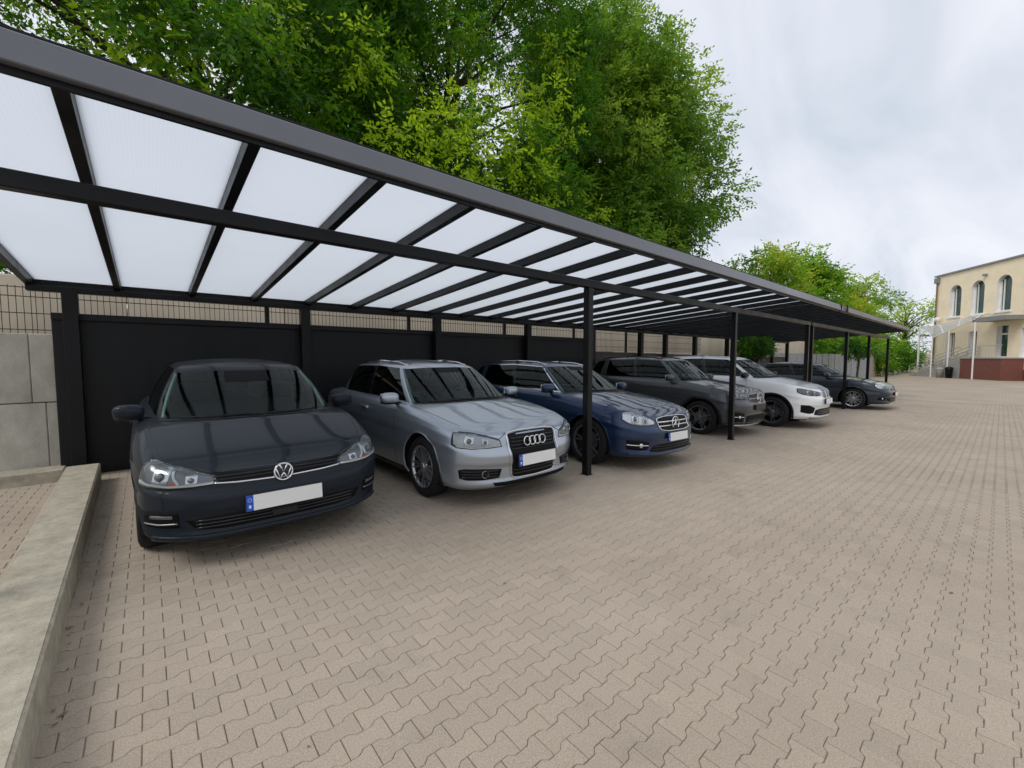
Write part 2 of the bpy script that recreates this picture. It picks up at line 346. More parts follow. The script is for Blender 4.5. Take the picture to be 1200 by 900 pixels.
dist = np.hypot(cells[:, 0], cells[:, 1])
order = np.argsort(np.where(inview, dist, 1e9)); single = set(order[:300].tolist())
for k in order[:300]:
    o = bpy.data.objects.new('paver', pv_me); COL.objects.link(o); o.parent = bed
    o.location = (cells[k, 0], cells[k, 1], g(cells[k, 0]) + random.uniform(-.0012, .0012)); o.rotation_euler = (random.gauss(0, .004), random.gauss(0, .004), random.gauss(0, .006))
rest = np.array([k for k in range(len(cells)) if k not in single])
nearm = dist[rest] < 7.5
Vn = np.array(near_V); fv, ff, rv = [], [], []
base = 0
for sel, T, Fs in ((rest[nearm], Vn, near_F), (rest[~nearm], np.array([(x, y, 0) for x, y in paver_poly(.0022)]), [tuple(range(K))])):
    n = len(sel); c = np.zeros((n, 1, 3)); c[:, 0, :2] = cells[sel]; c[:, 0, 2] = np.interp(cells[sel, 0], GX, GZ) + rng.uniform(-.0012, .0012, n)
    ang = rng.normal(0, .006, n); ca, sa = np.cos(ang)[:, None], np.sin(ang)[:, None]
    TT = np.empty((n, len(T), 3)); TT[..., 0] = T[:, 0] * ca - T[:, 1] * sa; TT[..., 1] = T[:, 0] * sa + T[:, 1] * ca; TT[..., 2] = T[:, 2] + T[:, 0] * rng.normal(0, .004, (n, 1)) + T[:, 1] * rng.normal(0, .004, (n, 1))
    fv.append((TT + c).reshape(-1, 3)); off = base + np.arange(n) * len(T); base += n * len(T)
    r_ = rng.random(n)
    for f in Fs:
        ff.append(off[:, None] + np.array(f)[None]); rv.append(r_)
def np_mesh(name, V, faces, mat, parent=None, attr=None, smooth=False):
    me = bpy.data.meshes.new(name)
    sizes = np.concatenate([np.full(len(f), f.shape[1]) for f in faces]); idx = np.concatenate([f.reshape(-1) for f in faces])
    me.vertices.add(len(V)); me.vertices.foreach_set('co', V.astype(np.float32).reshape(-1))
    me.loops.add(len(idx)); me.loops.foreach_set('vertex_index', idx.astype(np.int32))
    me.polygons.add(len(sizes)); st = np.concatenate([[0], np.cumsum(sizes)[:-1]])
    me.polygons.foreach_set('loop_start', st.astype(np.int32)); me.polygons.foreach_set('loop_total', sizes.astype(np.int32))
    me.polygons.foreach_set('use_smooth', np.full(len(sizes), bool(smooth)))
    me.update(calc_edges=True); me.materials.append(mat)
    if attr:
        a = me.attributes.new(attr[0], 'FLOAT', 'FACE'); a.data.foreach_set('value', attr[1].astype(np.float32))
    o = bpy.data.objects.new(name, me); COL.objects.link(o)
    if parent: o.parent = parent
    return o
o = np_mesh('paver_field', np.concatenate(fv), ff, M_paverf, bed, ('rv', np.concatenate(rv))); tag(o, kind='stuff')

# ------------------------------------------------------------------ low concrete wall, retaining wall, kerb
def rough_block(name, quad_xy, z0, z1, mat, seg=(8, 3), amp=.004, parent=None, bev=.012):
    # box over a quad footprint (4 corners ccw), wobbled faces
    mb = MB(); (a, b, c, d) = [Vector((*p, 0)) for p in quad_xy]
    nu, nv = seg; rows = []
    def P(u, v, z): return a * (1 - u) * (1 - v) + b * u * (1 - v) + c * u * v + d * (1 - u) * v + Vector((0, 0, z))
    V = []; F = []
    us = [0, bev / (b - a).length] + [i / nu for i in range(1, nu)] + [1 - bev / (b - a).length, 1]
    vs_ = [0, bev / (d - a).length] + [i / nv for i in range(1, nv)] + [1 - bev / (d - a).length, 1]
    for i, u in enumerate(us):
        for j, v in enumerate(vs_):
            edge = i in (0, len(us) - 1) or j in (0, len(vs_) - 1)
            V.append(P(u, v, z1 - (bev if edge else random.uniform(0, amp))))
    n = len(vs_)
    for i in range(len(us) - 1):
        for j in range(n - 1): F.append((i * n + j, (i + 1) * n + j, (i + 1) * n + j + 1, i * n + j + 1))
    ring = [i * n for i in range(len(us))] + [(len(us) - 1) * n + j for j in range(1, n)] + [i * n + n - 1 for i in range(len(us) - 2, -1, -1)] + [j for j in range(n - 2, 0, -1)]
    m = len(V)
    for k in ring: V.append((V[k][0], V[k][1], z0))
    for i in range(len(ring)): j = (i + 1) % len(ring); F.append((ring[j], ring[i], m + i, m + j))
    return mk(name, V, F, mat, parent)
o = rough_block('low_wall', [(-.535, -3), (-.27, -3), (-.475, 7.1), (-.765, 7.1)], -.03, .215, M_lowwall, (24, 4), .0)
tag(o, 'long low concrete wall with weathered mottled top beside the dark hatchback', 'wall')
rw = empty('retaining_wall', (-3, 7.7, 0), 0, 'tall grey concrete retaining wall of cast slabs below the wire fence', 'wall')
def child_box(name, mat, par, x0, x1, y0, y1, z0, z1, bev=.008):
    o = MB().box(x0, x1, y0, y1, z0, z1, bev=bev).build(name, mat); o.parent = par; o.matrix_parent_inverse = Matrix.Translation(-Vector(par.location)) ; return o
xs_t = [-8.5, -7.0, -5.5, -4.0, -2.55, -1.07, -.86]; xs_b = [-8.5, -6.8, -5.3, -3.8, -2.45, -.96, -.86]
for xs, z0, z1 in ((xs_t, .945, 1.78), (xs_b, -.03, .935)):
    for a, b in zip(xs, xs[1:]):
        child_box('concrete_slab', M_conc, rw, a + .002, b - .002, 7.66 + random.uniform(-.004, .004), 7.86, z0, z1)
child_box('backing', M_conc, rw, -8.5, -.86, 7.80, 8.2, -.03, 1.75)
kb = empty('kerb_edge', (-3, 7.4, 0), 0, 'low concrete kerb at the foot of the grey retaining wall', 'kerb')
for a in np.arange(-6.8, -.9, 1.0):
    child_box('kerb_stone', M_lowwall, kb, a + .004, min(a + .996, -.79), 7.34, 7.655, -.03, .15 + random.uniform(-.004, .004), .015)

# ------------------------------------------------------------------ carports
RS = .075; ZB = 2.345; YB = 7.5
def zr(y): return ZB + RS * (YB - y)
def carport(name, x0, x1, posts, backs, wall, label, label_back=None, k0=0):
    r = empty(name, (x0, YB, g(x0)), 0, label, 'carport')
    inv = Matrix.Translation(-Vector(r.location))
    def part(nm, mb, mat, smooth=False):
        o = mb.build(nm, mat, None, smooth); o.parent = r; o.matrix_parent_inverse = inv; return o
    part('front_beam', MB().box(x0, x1, 3.385, 3.475, 2.362, 2.457, bev=.006), M_anth)
    part('rear_beam', MB().box(x0 + .003, x1 - .003, 7.43, 7.55, 2.275, 2.346, bev=.006), M_anth)
    part('purlin', MB().box(x0 + .004, x1 - .004, 4.05, 4.12, 2.555, zr(4.12) - .0005, bev=.003), M_anth)
    for px in list(posts):
        V = [(px + dx, y, z) for y, z0, z1 in ((3.476, 2.40, 2.448), (4.10, 2.506, 2.5545)) for dx, z in ((-.03, z0), (.03, z0), (.03, z1), (-.03, z1))]
        part('support_arm', MB().add(V, [(0, 1, 2, 3), (7, 6, 5, 4), (0, 4, 5, 1), (1, 5, 6, 2), (2, 6, 7, 3), (3, 7, 4, 0)]), M_anth)
    n = int(round((x1 - x0 - .055) / .75)); st = (x1 - x0 - .055) / n; yf = 2.82
    xs = [x0 + .0275 + st * i for i in range(n + 1)]
    ct = math.hypot(1, RS)
    for i, x in enumerate(xs):
        mb = MB(); hw = .031
        V = []
        for y in (yf + .002, 7.60):
            z = zr(y); V += [(x - hw, y, z), (x + hw, y, z), (x + hw, y, z + .118), (x - hw, y, z + .118)]
        F = [(0, 1, 2, 3), (7, 6, 5, 4), (0, 4, 5, 1), (1, 5, 6, 2), (2, 6, 7, 3), (3, 7, 4, 0)]
        mb.add(V, F); part('rafter', mb, M_anth)
        # capping bar on top
    for a, b in zip(xs, xs[1:]):
        V = []
        for y in (yf + .01, 7.595):
            z = zr(y) + .088; V += [(a + .033, y, z), (b - .033, y, z), (b - .033, y, z + .016), (a + .033, y, z + .016)]
        F = [(0, 1, 2, 3), (7, 6, 5, 4), (0, 4, 5, 1), (1, 5, 6, 2), (2, 6, 7, 3), (3, 7, 4, 0)]
        part('roof_panel', MB().add(V, F), M_opal)
    # gutter extrusion
    zb = zr(yf) + .018
    prof = [(.03, .000), (-.030, .000), (-.036, .006), (-.014, .134), (-.008, .142), (.0, .146), (.03, .146)]
    V = []; F = []; m = len(prof)
    for x in (x0 - .015, x1 + .015): V += [(x, yf - .03 + py, zb + pz) for py, pz in prof]
    for i in range(m): j = (i + 1) % m; F.append((i, j, m + j, m + i))
    F += [tuple(range(m))[::-1], tuple(range(m, 2 * m))]
    part('gutter', MB().add(V, F), M_gutter, False)
    part('gutter_lip', MB().box(x0 - .012, x1 + .012, yf - .036, yf + .0, zb + .1465, zb + .156), M_panel)
    part('fascia_board', MB().box(x0, x1, yf - .024, yf - .001, zb - .032, zb - .001), M_anth)
    part('end_cap', MB().box(x0 - .021, x0 - .0155, yf - .065, yf + .001, zb - .004, zb + .144), M_anth)
    part('rear_fascia', MB().box(x0 + .002, x1 - .002, 7.602, 7.618, 2.34, 2.452), M_anth)
    for px in posts:
        b = .045
        o = part('post', MB().box(px - b, px + b, 3.385, 3.475, g(px) - .02, 2.3615, bev=.005), M_anth)
        q = MB().box(px - .055, px + .055, 3.375, 3.485, g(px) - .01, g(px) + .008).build('base_plate', M_anth, o)
    for px in backs:
        b = .07
        part('rear_post', MB().box(px - b, px + b, 7.40, 7.54, g(px) - .02, 2.273, bev=.005), M_anth)
    if wall:
        for i, (a, b) in enumerate(zip(wall, wall[1:])):
            zg = g((a + b) / 2)
            o = part('wall_panel', MB().box(a + .003, b - .003, 7.556, 7.60, zg, 1.95, bev=.004), M_panel)
            part('cap_rail', MB().box(a, b, 7.53, 7.625, 1.951, 2.035, bev=.004), M_panel)
            q = MB()
    return r
bk1 = [-.68, 1.98, 4.45, 6.95, 9.4, 11.8]
carport('carport', -1.04, 13.52, [-.88, 4.23, 8.66, 13.38], bk1 + [13.3], [-.86] + [(a + b) / 2 * 0 + b for a, b in zip(bk1, bk1[1:])][:4],
        'long anthracite steel carport with opal roof panels over the first four parked cars')
carport('carport', 13.62, 25.9, [13.76, 17.75, 21.4, 25.6], [15.4, 18.2, 21.0, 23.5, 25.7], None,
        'farther anthracite steel carport continuing the roof line towards the yellow building')
# dark joint where the gutters meet
o = MB().box(14.02, 14.12, 2.715, 2.745, 2.70, 2.88).build('rain_chute', M_anth); tag(o, 'small dark rain chute clipped onto the far carport gutter', 'gutter fitting')

# ------------------------------------------------------------------ boundary behind the carports
bw = empty('boundary_wall', (10, 8.9, 0), 0, 'sand coloured slab wall behind the dark wire mesh fence', 'wall')
for i in range(20):
    a = -9 + 2.2 * i
    child_box('wall_slab', M_beige, bw, a + .005, a + 2.195, 8.85 + random.uniform(-.006, .006), 9.0, g(a) - .03, 2.62 if a > -2.5 else 2.45, .01)
mf = empty('mesh_fence', (3, 7.8, 1.78), 0, 'dark double wire mesh fence running along the top of the retaining wall', 'fence')
for i in range(10):
    a = -8.5 + 2.5 * i; mb = MB()
    for k in range(42):
        x = a + .06 * k
        mb.box(x - .003, x + .003, 7.757, 7.763, 1.70, 2.36)
    for z in (1.83, 2.03, 2.23, 2.34): mb.box(a, a + 2.5, 7.764, 7.772, z - .005, z + .005)
    o = mb.build('mesh_panel', M_wire); o.parent = mf; o.matrix_parent_inverse = Matrix.Translation(-Vector(mf.location))
    child_box('fence_post', M_wire, mf, a - .03, a + .03, 7.775, 7.835, 1.2 if a > -.8 else 1.7505, 2.38, .003) if abs(a + 1) > .1 else None
bf = empty('board_fence', (16, 7.6, 0), 0, 'brown board fence closing the back of the farther parking bays', 'fence')
x = 9.4
while x < 26:
    for r in range(6):
        z0 = g(x) + .02 + r * .30
        child_box('board', M_brown, bf, x + .003, x + 1.2 - .003, 7.62 + random.uniform(-.004, .004), 7.655, z0, z0 + .292, .006)
    child_box('fence_post', M_brown, bf, x - .04, x + .04, 7.66, 7.74, g(x) - .02, g(x) + 1.80, .004)
    x += 1.2
gf = empty('sheet_fence', (27, 9, 0), 0, 'pale grey upright sheet metal fence at the far end of the carports', 'fence')
A = Vector((26.2, 8.6, 0)); B_ = Vector((39.5, 6.1, 0)); d = (B_ - A).normalized(); L_ = (B_ - A).length; ang = math.atan2(d.y, d.x)
for i in range(34):
    p = A + d * (L_ * i / 34); Mx = Matrix.Translation((p.x, p.y, g(p.x))) @ Matrix.Rotation(ang, 4, 'Z')
    o = MB().box(.01, L_ / 34 - .012, (i % 2) * .03, (i % 2) * .03 + .02, 0, 2.05).build('sheet', M_greyfence); o.matrix_world = Mx; o.parent = gf; o.matrix_parent_inverse = Matrix.Translation(-Vector(gf.location))
o = MB().box(42, 105, 8.2, 8.5, -.32, 2.3).build('garden_wall', M_beige); tag(o, 'low beige garden wall beyond the far carport beside the stairs', 'wall')

# ------------------------------------------------------------------ yellow building
Bp = Vector((59.41, 4.16, -.30)); dv = Vector((.807, .591, 0)); nv_ = Vector((-.591, .807, 0))
MBd = Matrix(((-dv.x, -nv_.x, 0, Bp.x), (-dv.y, -nv_.y, 0, Bp.y), (0, 0, 1, Bp.z), (0, 0, 0, 1)))
bd = empty('plaster_building', Bp, 0, 'two storey apricot plaster building with arched upper windows and maroon plinth', 'building'); bd.matrix_world = MBd
def bpart(nm, mb, mat, par=None, smooth=False):
    o = mb.build(nm, mat, par or bd, smooth); return o
S0, S1, HT = -.8, 16, 9.85
def arch(c, w_, z0, z1, n=10):
    r = w_ / 2; zc = z1 - r * .95
    return [(c - r, z0), (c + r, z0)] + [(c + r * math.cos(math.pi * i / n), zc + r * .95 * math.sin(math.pi * i / n)) for i in range(n + 1)]
def rect(s0, s1, z0, z1): return [(s0, z0), (s1, z0), (s1, z1), (s0, z1)]
ops = [(arch(c, 1.35, 5.7, 8.68), 'a') for c in (1.72, 4.20, 6.78, 9.5, 12.2)] + [(rect(1.05, 1.95, 1.9, 4.2), 'w'), (rect(3.5, 4.4, 1.9, 4.2), 'w'), (rect(6.35, 7.42, 1.86, 4.5), 'd'), (rect(8.55, 9.9, 1.86, 4.2), 'w'), (rect(11.6, 12.9, 1.86, 4.2), 'w')]
bm = bmesh.new(); edges = []
def loop(pts):
    vs2 = [bm.verts.new((s, 0, z)) for s, z in pts]
    for i in range(len(vs2)): edges.append(bm.edges.new((vs2[i], vs2[(i + 1) % len(vs2)])))
loop([(S0, .9), (S1, .9), (S1, HT), (S0, HT)])
for p, k in ops: loop(p)
bmesh.ops.triangle_fill(bm, use_beauty=True, use_dissolve=False, edges=edges)
bm.normal_update()
for f in bm.faces:
    if f.normal.y > 0: f.normal_flip()
me = bpy.data.meshes.new('front_wall'); bm.to_mesh(me); bm.free(); me.materials.append(M_plaster)
o = bpy.data.objects.new('front_wall', me); COL.objects.link(o); o.parent = bd
bpart('side_wall', MB().box(S0, S0 + .3, .003, 14, 0, HT - .003), M_plaster)
bpart('rear_wall', MB().box(S0 + .3, S1, 13.7, 14, 0, HT - .003), M_plaster)
bpart('side_wall', MB().box(S1 - .3, S1, .003, 13.7, 0, HT - .003), M_plaster)
bpart('plinth', MB().box(S0 - .02, S1, -.04, .2, -.05, .898), M_maroon)
bpart('roof', MB().box(S0 - .12, S1 + .1, -.14, 14.1, HT, HT + .14), M_zinc)
for (p, k) in ops:
    n = len(p); V = [(s, 0.001, z) for s, z in p] + [(s, .38, z) for s, z in p]
    F = [(i, n + i, n + (i + 1) % n, (i + 1) % n) for i in range(n)]
    wn = mk('door' if k == 'd' else 'window', V, F, M_plasterw, bd)
    V = [(s, .33, z) for s, z in p]; mk('pane', V, [tuple(range(n))], M_wgreen, wn)
    ss = [q[0] for q in p]; zs = [q[1] for q in p]; a, b, z0, z1 = min(ss), max(ss), min(zs), max(zs)
    fr = MB(); cx = (a + b) / 2
    fr.box(a + .0, a + .10, .26, .325, z0, z1 - (.5 if k == 'a' else 0)); fr.box(b - .10, b, .26, .325, z0, z1 - (.5 if k == 'a' else 0)); fr.box(a + .1, b - .1, .26, .325, z0, z0 + .1)
    if k == 'd': fr.box(a + .1, b - .1, .26, .325, z1 - .75, z1 - .62)
    else: fr.box(a + .28, a + .36, .262, .327, z0 + .1, z1 - (.3 if k == 'a' else .0))
    fr.build('frame', M_plasterw, wn)
    if k != 'd': MB().box(a - .12, b + .12, -.10, .05, z0 - .12, z0 - .003).build('sill', M_plasterw, wn)
bpart('downpipe', MB().tube([(S0 + .3, -.12, .3), (S0 + .3, -.12, 9.2)], .07), pm('brown pipe', (.20, .13, .09), .5)); bpart('rain_hopper', MB().box(S0 + .1, S0 + .5, -.28, .0, 9.2, 9.72), M_zinc)
bpart('chimney', MB().box(5.75, 6.75, 2.2, 3.2, HT + .14, HT + 1.1), M_zinc)
bpart('wall_lamp', MB().box(4.9, 5.1, -.25, .0, 8.9, 9.1), M_zinc); bpart('spot_lamp', MB().sup((.15, -.35, 5.6), .25, .2, .22, .8), M_plasterw)
bpart('porch_roof', MB().box(6.0, 9.0, -1.5, -.003, 4.85, 5.2), M_zinc)
bpart('porch_block', MB().box(5.0, 9.0, -1.5, -.05, -.05, 1.76), M_maroon); bpart('porch_floor', MB().box(4.95, 9.05, -1.55, -.05, 1.762, 1.85), M_stone)
rl = MB()
for s in np.arange(6.5, 9.0, .14): rl.tube([(s, -1.46, 1.85), (s, -1.46, 2.85)], .012, 5)
rl.tube([(6.45, -1.46, 2.85), (8.98, -1.46, 2.85)], .025, 6); bpart('porch_railing', rl, M_steel)
bpart('porch_post', MB().tube([(6.42, -1.56, -.02), (6.42, -1.56, 4.85)], .06, 8), M_plasterw)
stp = empty('entrance_stairs', (0, 0, 0), 0, 'grey stone entrance stairs with steel handrails leading up to the building porch', 'stairs'); stp.matrix_world = MBd
for i in range(11):
    MB().box(4.94 - .58 * (i + 1), 4.94 - .58 * i - .004, -1.5, -.1, -.04, 1.70 - .155 * i).build('step', M_stone, stp)
for y in (-1.48, -.8, -.14):
    mb = MB()
    for h in (.35, .68, 1.0): mb.tube([(-1.5, y, .05 + h), (4.9, y, 1.8 + h)], .03, 6)
    for k in range(6): s = -1.5 + 6.4 * k / 5; mb.tube([(s, y, .0 + 1.75 * k / 5 - .06), (s, y, .05 + 1.75 * k / 5 + 1.0)], .03, 6)
    mb.build('handrail', M_steel, stp)
cp = empty('entrance_canopy', (0, 0, 0), 0, 'curved translucent canopy on slim white posts above the entrance stairs', 'canopy'); cp.matrix_world = MBd
V = []; F = []; ns, nn = 14, 10
for i in range(ns + 1):
    f_ = i / ns
    for j in range(nn + 1):
        t = j / nn; sb, sf = 5.9 - 8.5 * f_, 6.3 - 4.7 * f_; zb_, zf_ = 5.60 - .75 * f_ ** 1.4, 5.12 - 1.35 * f_
        V.append((sb + (sf - sb) * t, -.15 - 1.4 * t, zb_ + (zf_ - zb_) * t + .22 * math.sin(math.pi * t)))
for i in range(ns):
    for j in range(nn): q = i * (nn + 1) + j; F.append((q, q + 1, q + nn + 2, q + nn + 1))
o = mk('canopy_sheet', V, F, M_canopy, cp, True)
for i in (0, 5, 10, 14):
    MB().tube([Vector(V[i * (nn + 1) + j]) - Vector((0, 0, .03)) for j in range(nn + 1)], .035, 6).build('arch_rib', M_plasterw, cp)
for j in (0, nn): MB().tube([Vector(V[i * (nn + 1) + j]) - Vector((0, 0, .03)) for i in range(ns + 1)], .04, 6).build('edge_tube', M_plasterw, cp)
for i in (8, 14):
    for j in (0, nn): p = V[i * (nn + 1) + j]; MB().tube([(p[0], p[1], -.05), (p[0], p[1], p[2] - .03)], .05, 8).build('post', M_plasterw, cp)
fs = empty('steel_stair_tower', (0, 0, 0), 0, 'pale steel frame with diagonal braces left of the building corner', 'steel frame'); fs.matrix_world = MBd
for s in (-3.4, -1.2):
    for y in (.4, 3): MB().tube([(s, y, -.05), (s, y, 5.4)], .06, 6).build('post', M_plasterw, fs)
MB().box(-3.5, -1.0, .3, 3.1, 4.1, 4.25).build('landing', M_zinc, fs)
MB().tube([(-3.4, .4, 4.1), (-1.2, .4, 1.6), (-3.4, .4, .2)], .05, 6).build('brace', M_plasterw, fs)
mb = MB()
for z in (4.6, 5.0, 5.4): mb.tube([(-3.4, .4, z), (-1.2, .4, z)], .03, 6)
mb.build('rail', M_steel, fs)
for nm, s, hh, mat, lb in (('waste_bin', 3.3, .95, M_stone, 'pale grey waste bin at the foot of the entrance stairs'), ('waste_bin', 4.4, 1.05, M_anth, 'dark waste bin against the maroon porch block')):
    e_ = empty(nm, (0, 0, 0), 0, lb, 'bin'); e_.matrix_world = MBd @ Matrix.Translation((s, -1.9, 0))
    MB().lathe([(.0, -.02), (.22, -.02), (.27, hh * .8), (.27, hh * .82)], 12).build('body', mat, e_, True); MB().lathe([(.29, hh * .8), (.29, hh * .88), (.1, hh), (.0001, hh)], 12).build('lid', mat, e_, True)

# ------------------------------------------------------------------ trees
def foliage(name, clumps, n, ll, parent, mat, droop=.35, inner=.0):
    C = np.array([c[:3] for c in clumps]); Rr = np.array([c[3] for c in clumps]); Tn = np.array([c[4] for c in clumps])
    ns = n // 7; w_ = Rr ** 2; ci = rng.choice(len(C), ns, p=w_ / w_.sum())
    d = rng.normal(size=(ns, 3)); d /= np.linalg.norm(d, axis=1)[:, None]
    rad = Rr[ci] * rng.random(ns) ** .45
    org = C[ci] + d * rad[:, None] * np.array([1, 1, .8])
    sd = d + rng.normal(0, .45, (ns, 3)); sd[:, 2] -= droop; sd /= np.linalg.norm(sd, axis=1)[:, None]
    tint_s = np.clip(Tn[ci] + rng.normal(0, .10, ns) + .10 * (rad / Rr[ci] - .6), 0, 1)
    side = np.cross(sd, np.array([0, 0, 1.0]) + rng.normal(0, .3, (ns, 3))); side /= np.linalg.norm(side, axis=1)[:, None] + 1e-9
    V = np.empty((ns, 7, 4, 3)); tint = np.empty((ns, 7))
    for k in range(7):
        t = (k // 2 + .5) / 3.5 if k < 6 else 1.0; sg = (1 if k % 2 else -1) if k < 6 else 0
        sz = ll * (rng.uniform(.7, 1.25, ns))[:, None]
        b = org + sd * (t * ll * 2.4)
        ax = sd * (.55 if sg else 1) + side * sg * .8 + rng.normal(0, .25, (ns, 3)); ax[:, 2] -= droop * .6
        ax /= np.linalg.norm(ax, axis=1)[:, None]
        nrm = np.cross(ax, rng.normal(size=(ns, 3)) * .7 + side * 1.0 + sd * sg); nrm /= np.linalg.norm(nrm, axis=1)[:, None] + 1e-9
        wd = np.cross(ax, nrm); wd /= np.linalg.norm(wd, axis=1)[:, None] + 1e-9
        V[:, k, 0] = b; V[:, k, 1] = b + ax * sz * .48 + wd * sz * .23 + nrm * sz * .05; V[:, k, 2] = b + ax * sz - nrm * sz * .06; V[:, k, 3] = b + ax * sz * .48 - wd * sz * .23 + nrm * sz * .05
        tint[:, k] = np.clip(tint_s + rng.normal(0, .06, ns), 0, 1)
    q = np.arange(ns * 7 * 4).reshape(-1, 4)
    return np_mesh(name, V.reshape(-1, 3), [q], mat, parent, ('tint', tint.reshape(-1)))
def tree(label, base, h0, crown_c, rad, nclump, nleaf, ll, mat, tint=.45, group=None, cr=(.55, 1.0), trunk_r=.22, tvar=.18, extra=(), shell=.5, cat='tree', name='broadleaf_tree', lop=None):
    bx, by = base; bz = g(bx) - .05
    r = empty(name, (bx, by, bz), 0, label, cat, group)
    cl = []; cc = np.array(crown_c); rr = np.array(rad)
    while len(cl) < nclump:
        v = rng.normal(size=3); v /= np.linalg.norm(v); q = shell + (1 - shell) * rng.random() ** .6
        q *= 1 + .16 * math.sin(3 * math.atan2(v[1], v[0]) + bx) * math.cos(2.3 * v[2] + by)
        p = cc + v * rr * q
        if p[2] < h0 * .8: continue
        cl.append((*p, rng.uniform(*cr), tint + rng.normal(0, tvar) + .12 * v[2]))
    cl += list(extra)
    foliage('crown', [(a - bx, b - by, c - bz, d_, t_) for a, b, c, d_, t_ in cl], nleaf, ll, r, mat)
    mb = MB(); top = Vector((cc[0] - bx, cc[1] - by, cc[2] + rr[2] * .35 - bz))
    tp = [Vector((0, 0, 0)), Vector((.05, .04, (h0) * .5)), Vector((.1, 0, h0)), (top + Vector((0, 0, h0))) * .5 + Vector((.2, .1, 0)), top]
    mb.tube(tp, [trunk_r * 1.35, trunk_r * 1.05, trunk_r, trunk_r * .6, trunk_r * .15], 10)
    for k in rng.choice(len(cl), min(len(cl), 34), replace=False):
        e_ = Vector((cl[k][0] - bx, cl[k][1] - by, cl[k][2] - bz)); zs_ = max(h0 * .8, min(e_.z * .72, top.z * .9)); f_ = zs_ / top.z
        st_ = Vector((.1 + (top.x - .1) * max(0, f_ - .25), top.y * max(0, f_ - .25), zs_)); md = (st_ + e_) * .5 + Vector((random.uniform(-.3, .3), random.uniform(-.3, .3), .35))
        mb.tube([st_, md, e_], [trunk_r * .36, trunk_r * .2, trunk_r * .06], 6, False)
    mb.build('trunk', M_bark, r, True)
    return r
G3 = 'tall trees behind the carport'
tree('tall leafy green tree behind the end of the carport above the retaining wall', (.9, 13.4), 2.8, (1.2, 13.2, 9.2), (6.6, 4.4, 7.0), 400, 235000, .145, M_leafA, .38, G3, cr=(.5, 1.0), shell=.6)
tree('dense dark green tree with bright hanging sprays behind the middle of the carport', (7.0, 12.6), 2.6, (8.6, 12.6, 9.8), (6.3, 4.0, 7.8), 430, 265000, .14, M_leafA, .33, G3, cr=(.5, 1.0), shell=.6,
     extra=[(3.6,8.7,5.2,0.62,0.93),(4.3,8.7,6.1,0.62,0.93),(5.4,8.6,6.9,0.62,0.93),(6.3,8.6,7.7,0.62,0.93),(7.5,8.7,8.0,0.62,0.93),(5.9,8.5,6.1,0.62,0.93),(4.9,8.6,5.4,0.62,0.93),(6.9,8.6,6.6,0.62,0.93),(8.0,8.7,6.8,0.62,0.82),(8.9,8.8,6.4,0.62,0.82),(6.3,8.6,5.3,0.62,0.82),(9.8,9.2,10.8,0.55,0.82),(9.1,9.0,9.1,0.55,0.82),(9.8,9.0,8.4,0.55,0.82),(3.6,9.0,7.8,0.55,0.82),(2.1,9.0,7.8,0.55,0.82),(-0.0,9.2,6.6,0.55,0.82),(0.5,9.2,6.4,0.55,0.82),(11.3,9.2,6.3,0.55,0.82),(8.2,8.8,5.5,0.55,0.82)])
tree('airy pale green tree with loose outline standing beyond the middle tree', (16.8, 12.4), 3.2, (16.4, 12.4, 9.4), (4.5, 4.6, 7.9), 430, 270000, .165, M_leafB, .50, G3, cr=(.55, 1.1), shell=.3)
tree('small rounded golden green tree showing above the far carport roof', (27, 9.6), 2.5, (27, 9.4, 5.6), (2.1, 2.0, 2.3), 45, 16000, .20, M_leafC, .35, None, cr=(.4, .7), trunk_r=.12)
tree('mid green tree behind the small golden tree', (40.5, 10.8), 3, (40.5, 10.6, 6.2), (2.5, 2.4, 3.7), 60, 17000, .26, M_leafA, .45, None, cr=(.5, .9), trunk_r=.16)
tree('open crowned pale tree with visible limbs far beyond the carport', (66.5, 12.0), 5, (66.5, 11.8, 9.0), (3.9, 3.8, 2.3), 36, 4600, .34, M_leafB, .6, None, cr=(.6, 1.1), trunk_r=.3)
tree('thin pale tree close to the corner of the yellow building', (84, 9.5), 5, (84, 9.4, 7.0), (3.4, 3.2, 3.0), 24, 2300, .36, M_leafB, .7, None, cr=(.6, 1.1), trunk_r=.3)
tree('orange tinged round shrub above the end of the carport roof', (49.5, 9.5), 2, (49.5, 9.3, 4.6), (2.2, 2.1, 2.4), 40, 12000, .26, M_leafC, .62, None, cr=(.4, .8), trunk_r=.1, cat='shrub', name='tall_shrub')
for i, (x, y, zc, r1, r3, lb) in enumerate([(55.5, 9.8, 1.5, 2.0, 1.5, 'dark green bush beside the orange tinged shrub'), (60, 9.6, 1.6, 2.1, 1.6, 'tall green bush between the dark bush and the steel frame'), (66, 9.4, 1.9, 2.3, 1.8, 'broad green bush behind the pale steel frame'), (73, 9.0, 1.9, 2.3, 1.8, 'rounded bush under the thin pale tree'), (44, 10.2, 1.7, 2.0, 1.7, 'dark bush in front of the mid green tree')]):
    tree(lb, (x, y), .8, (x, y, zc), (r1, r1, r3), 45, 9000, .30, M_leafA, .38, 'bushes beyond the carports', cr=(.6, 1.0), trunk_r=.12, cat='bush', name='garden_bush')
tree('small dark round headed tree standing under the far carport edge behind the white car', (20.2, 7.05), 1.5, (20.2, 7.05, 2.0), (1.25, .4, .38), 32, 11000, .10, M_leafA, .10, 'small trees under the far roof', cr=(.22, .36), trunk_r=.05)
tree('small dark tree by the last carport posts near the grey sheet fence', (33, 5.75), 1.6, (33, 5.75, 2.2), (.8, .8, .4), 20, 6000, .12, M_leafA, .12, 'small trees under the far roof', cr=(.25, .45), trunk_r=.06)

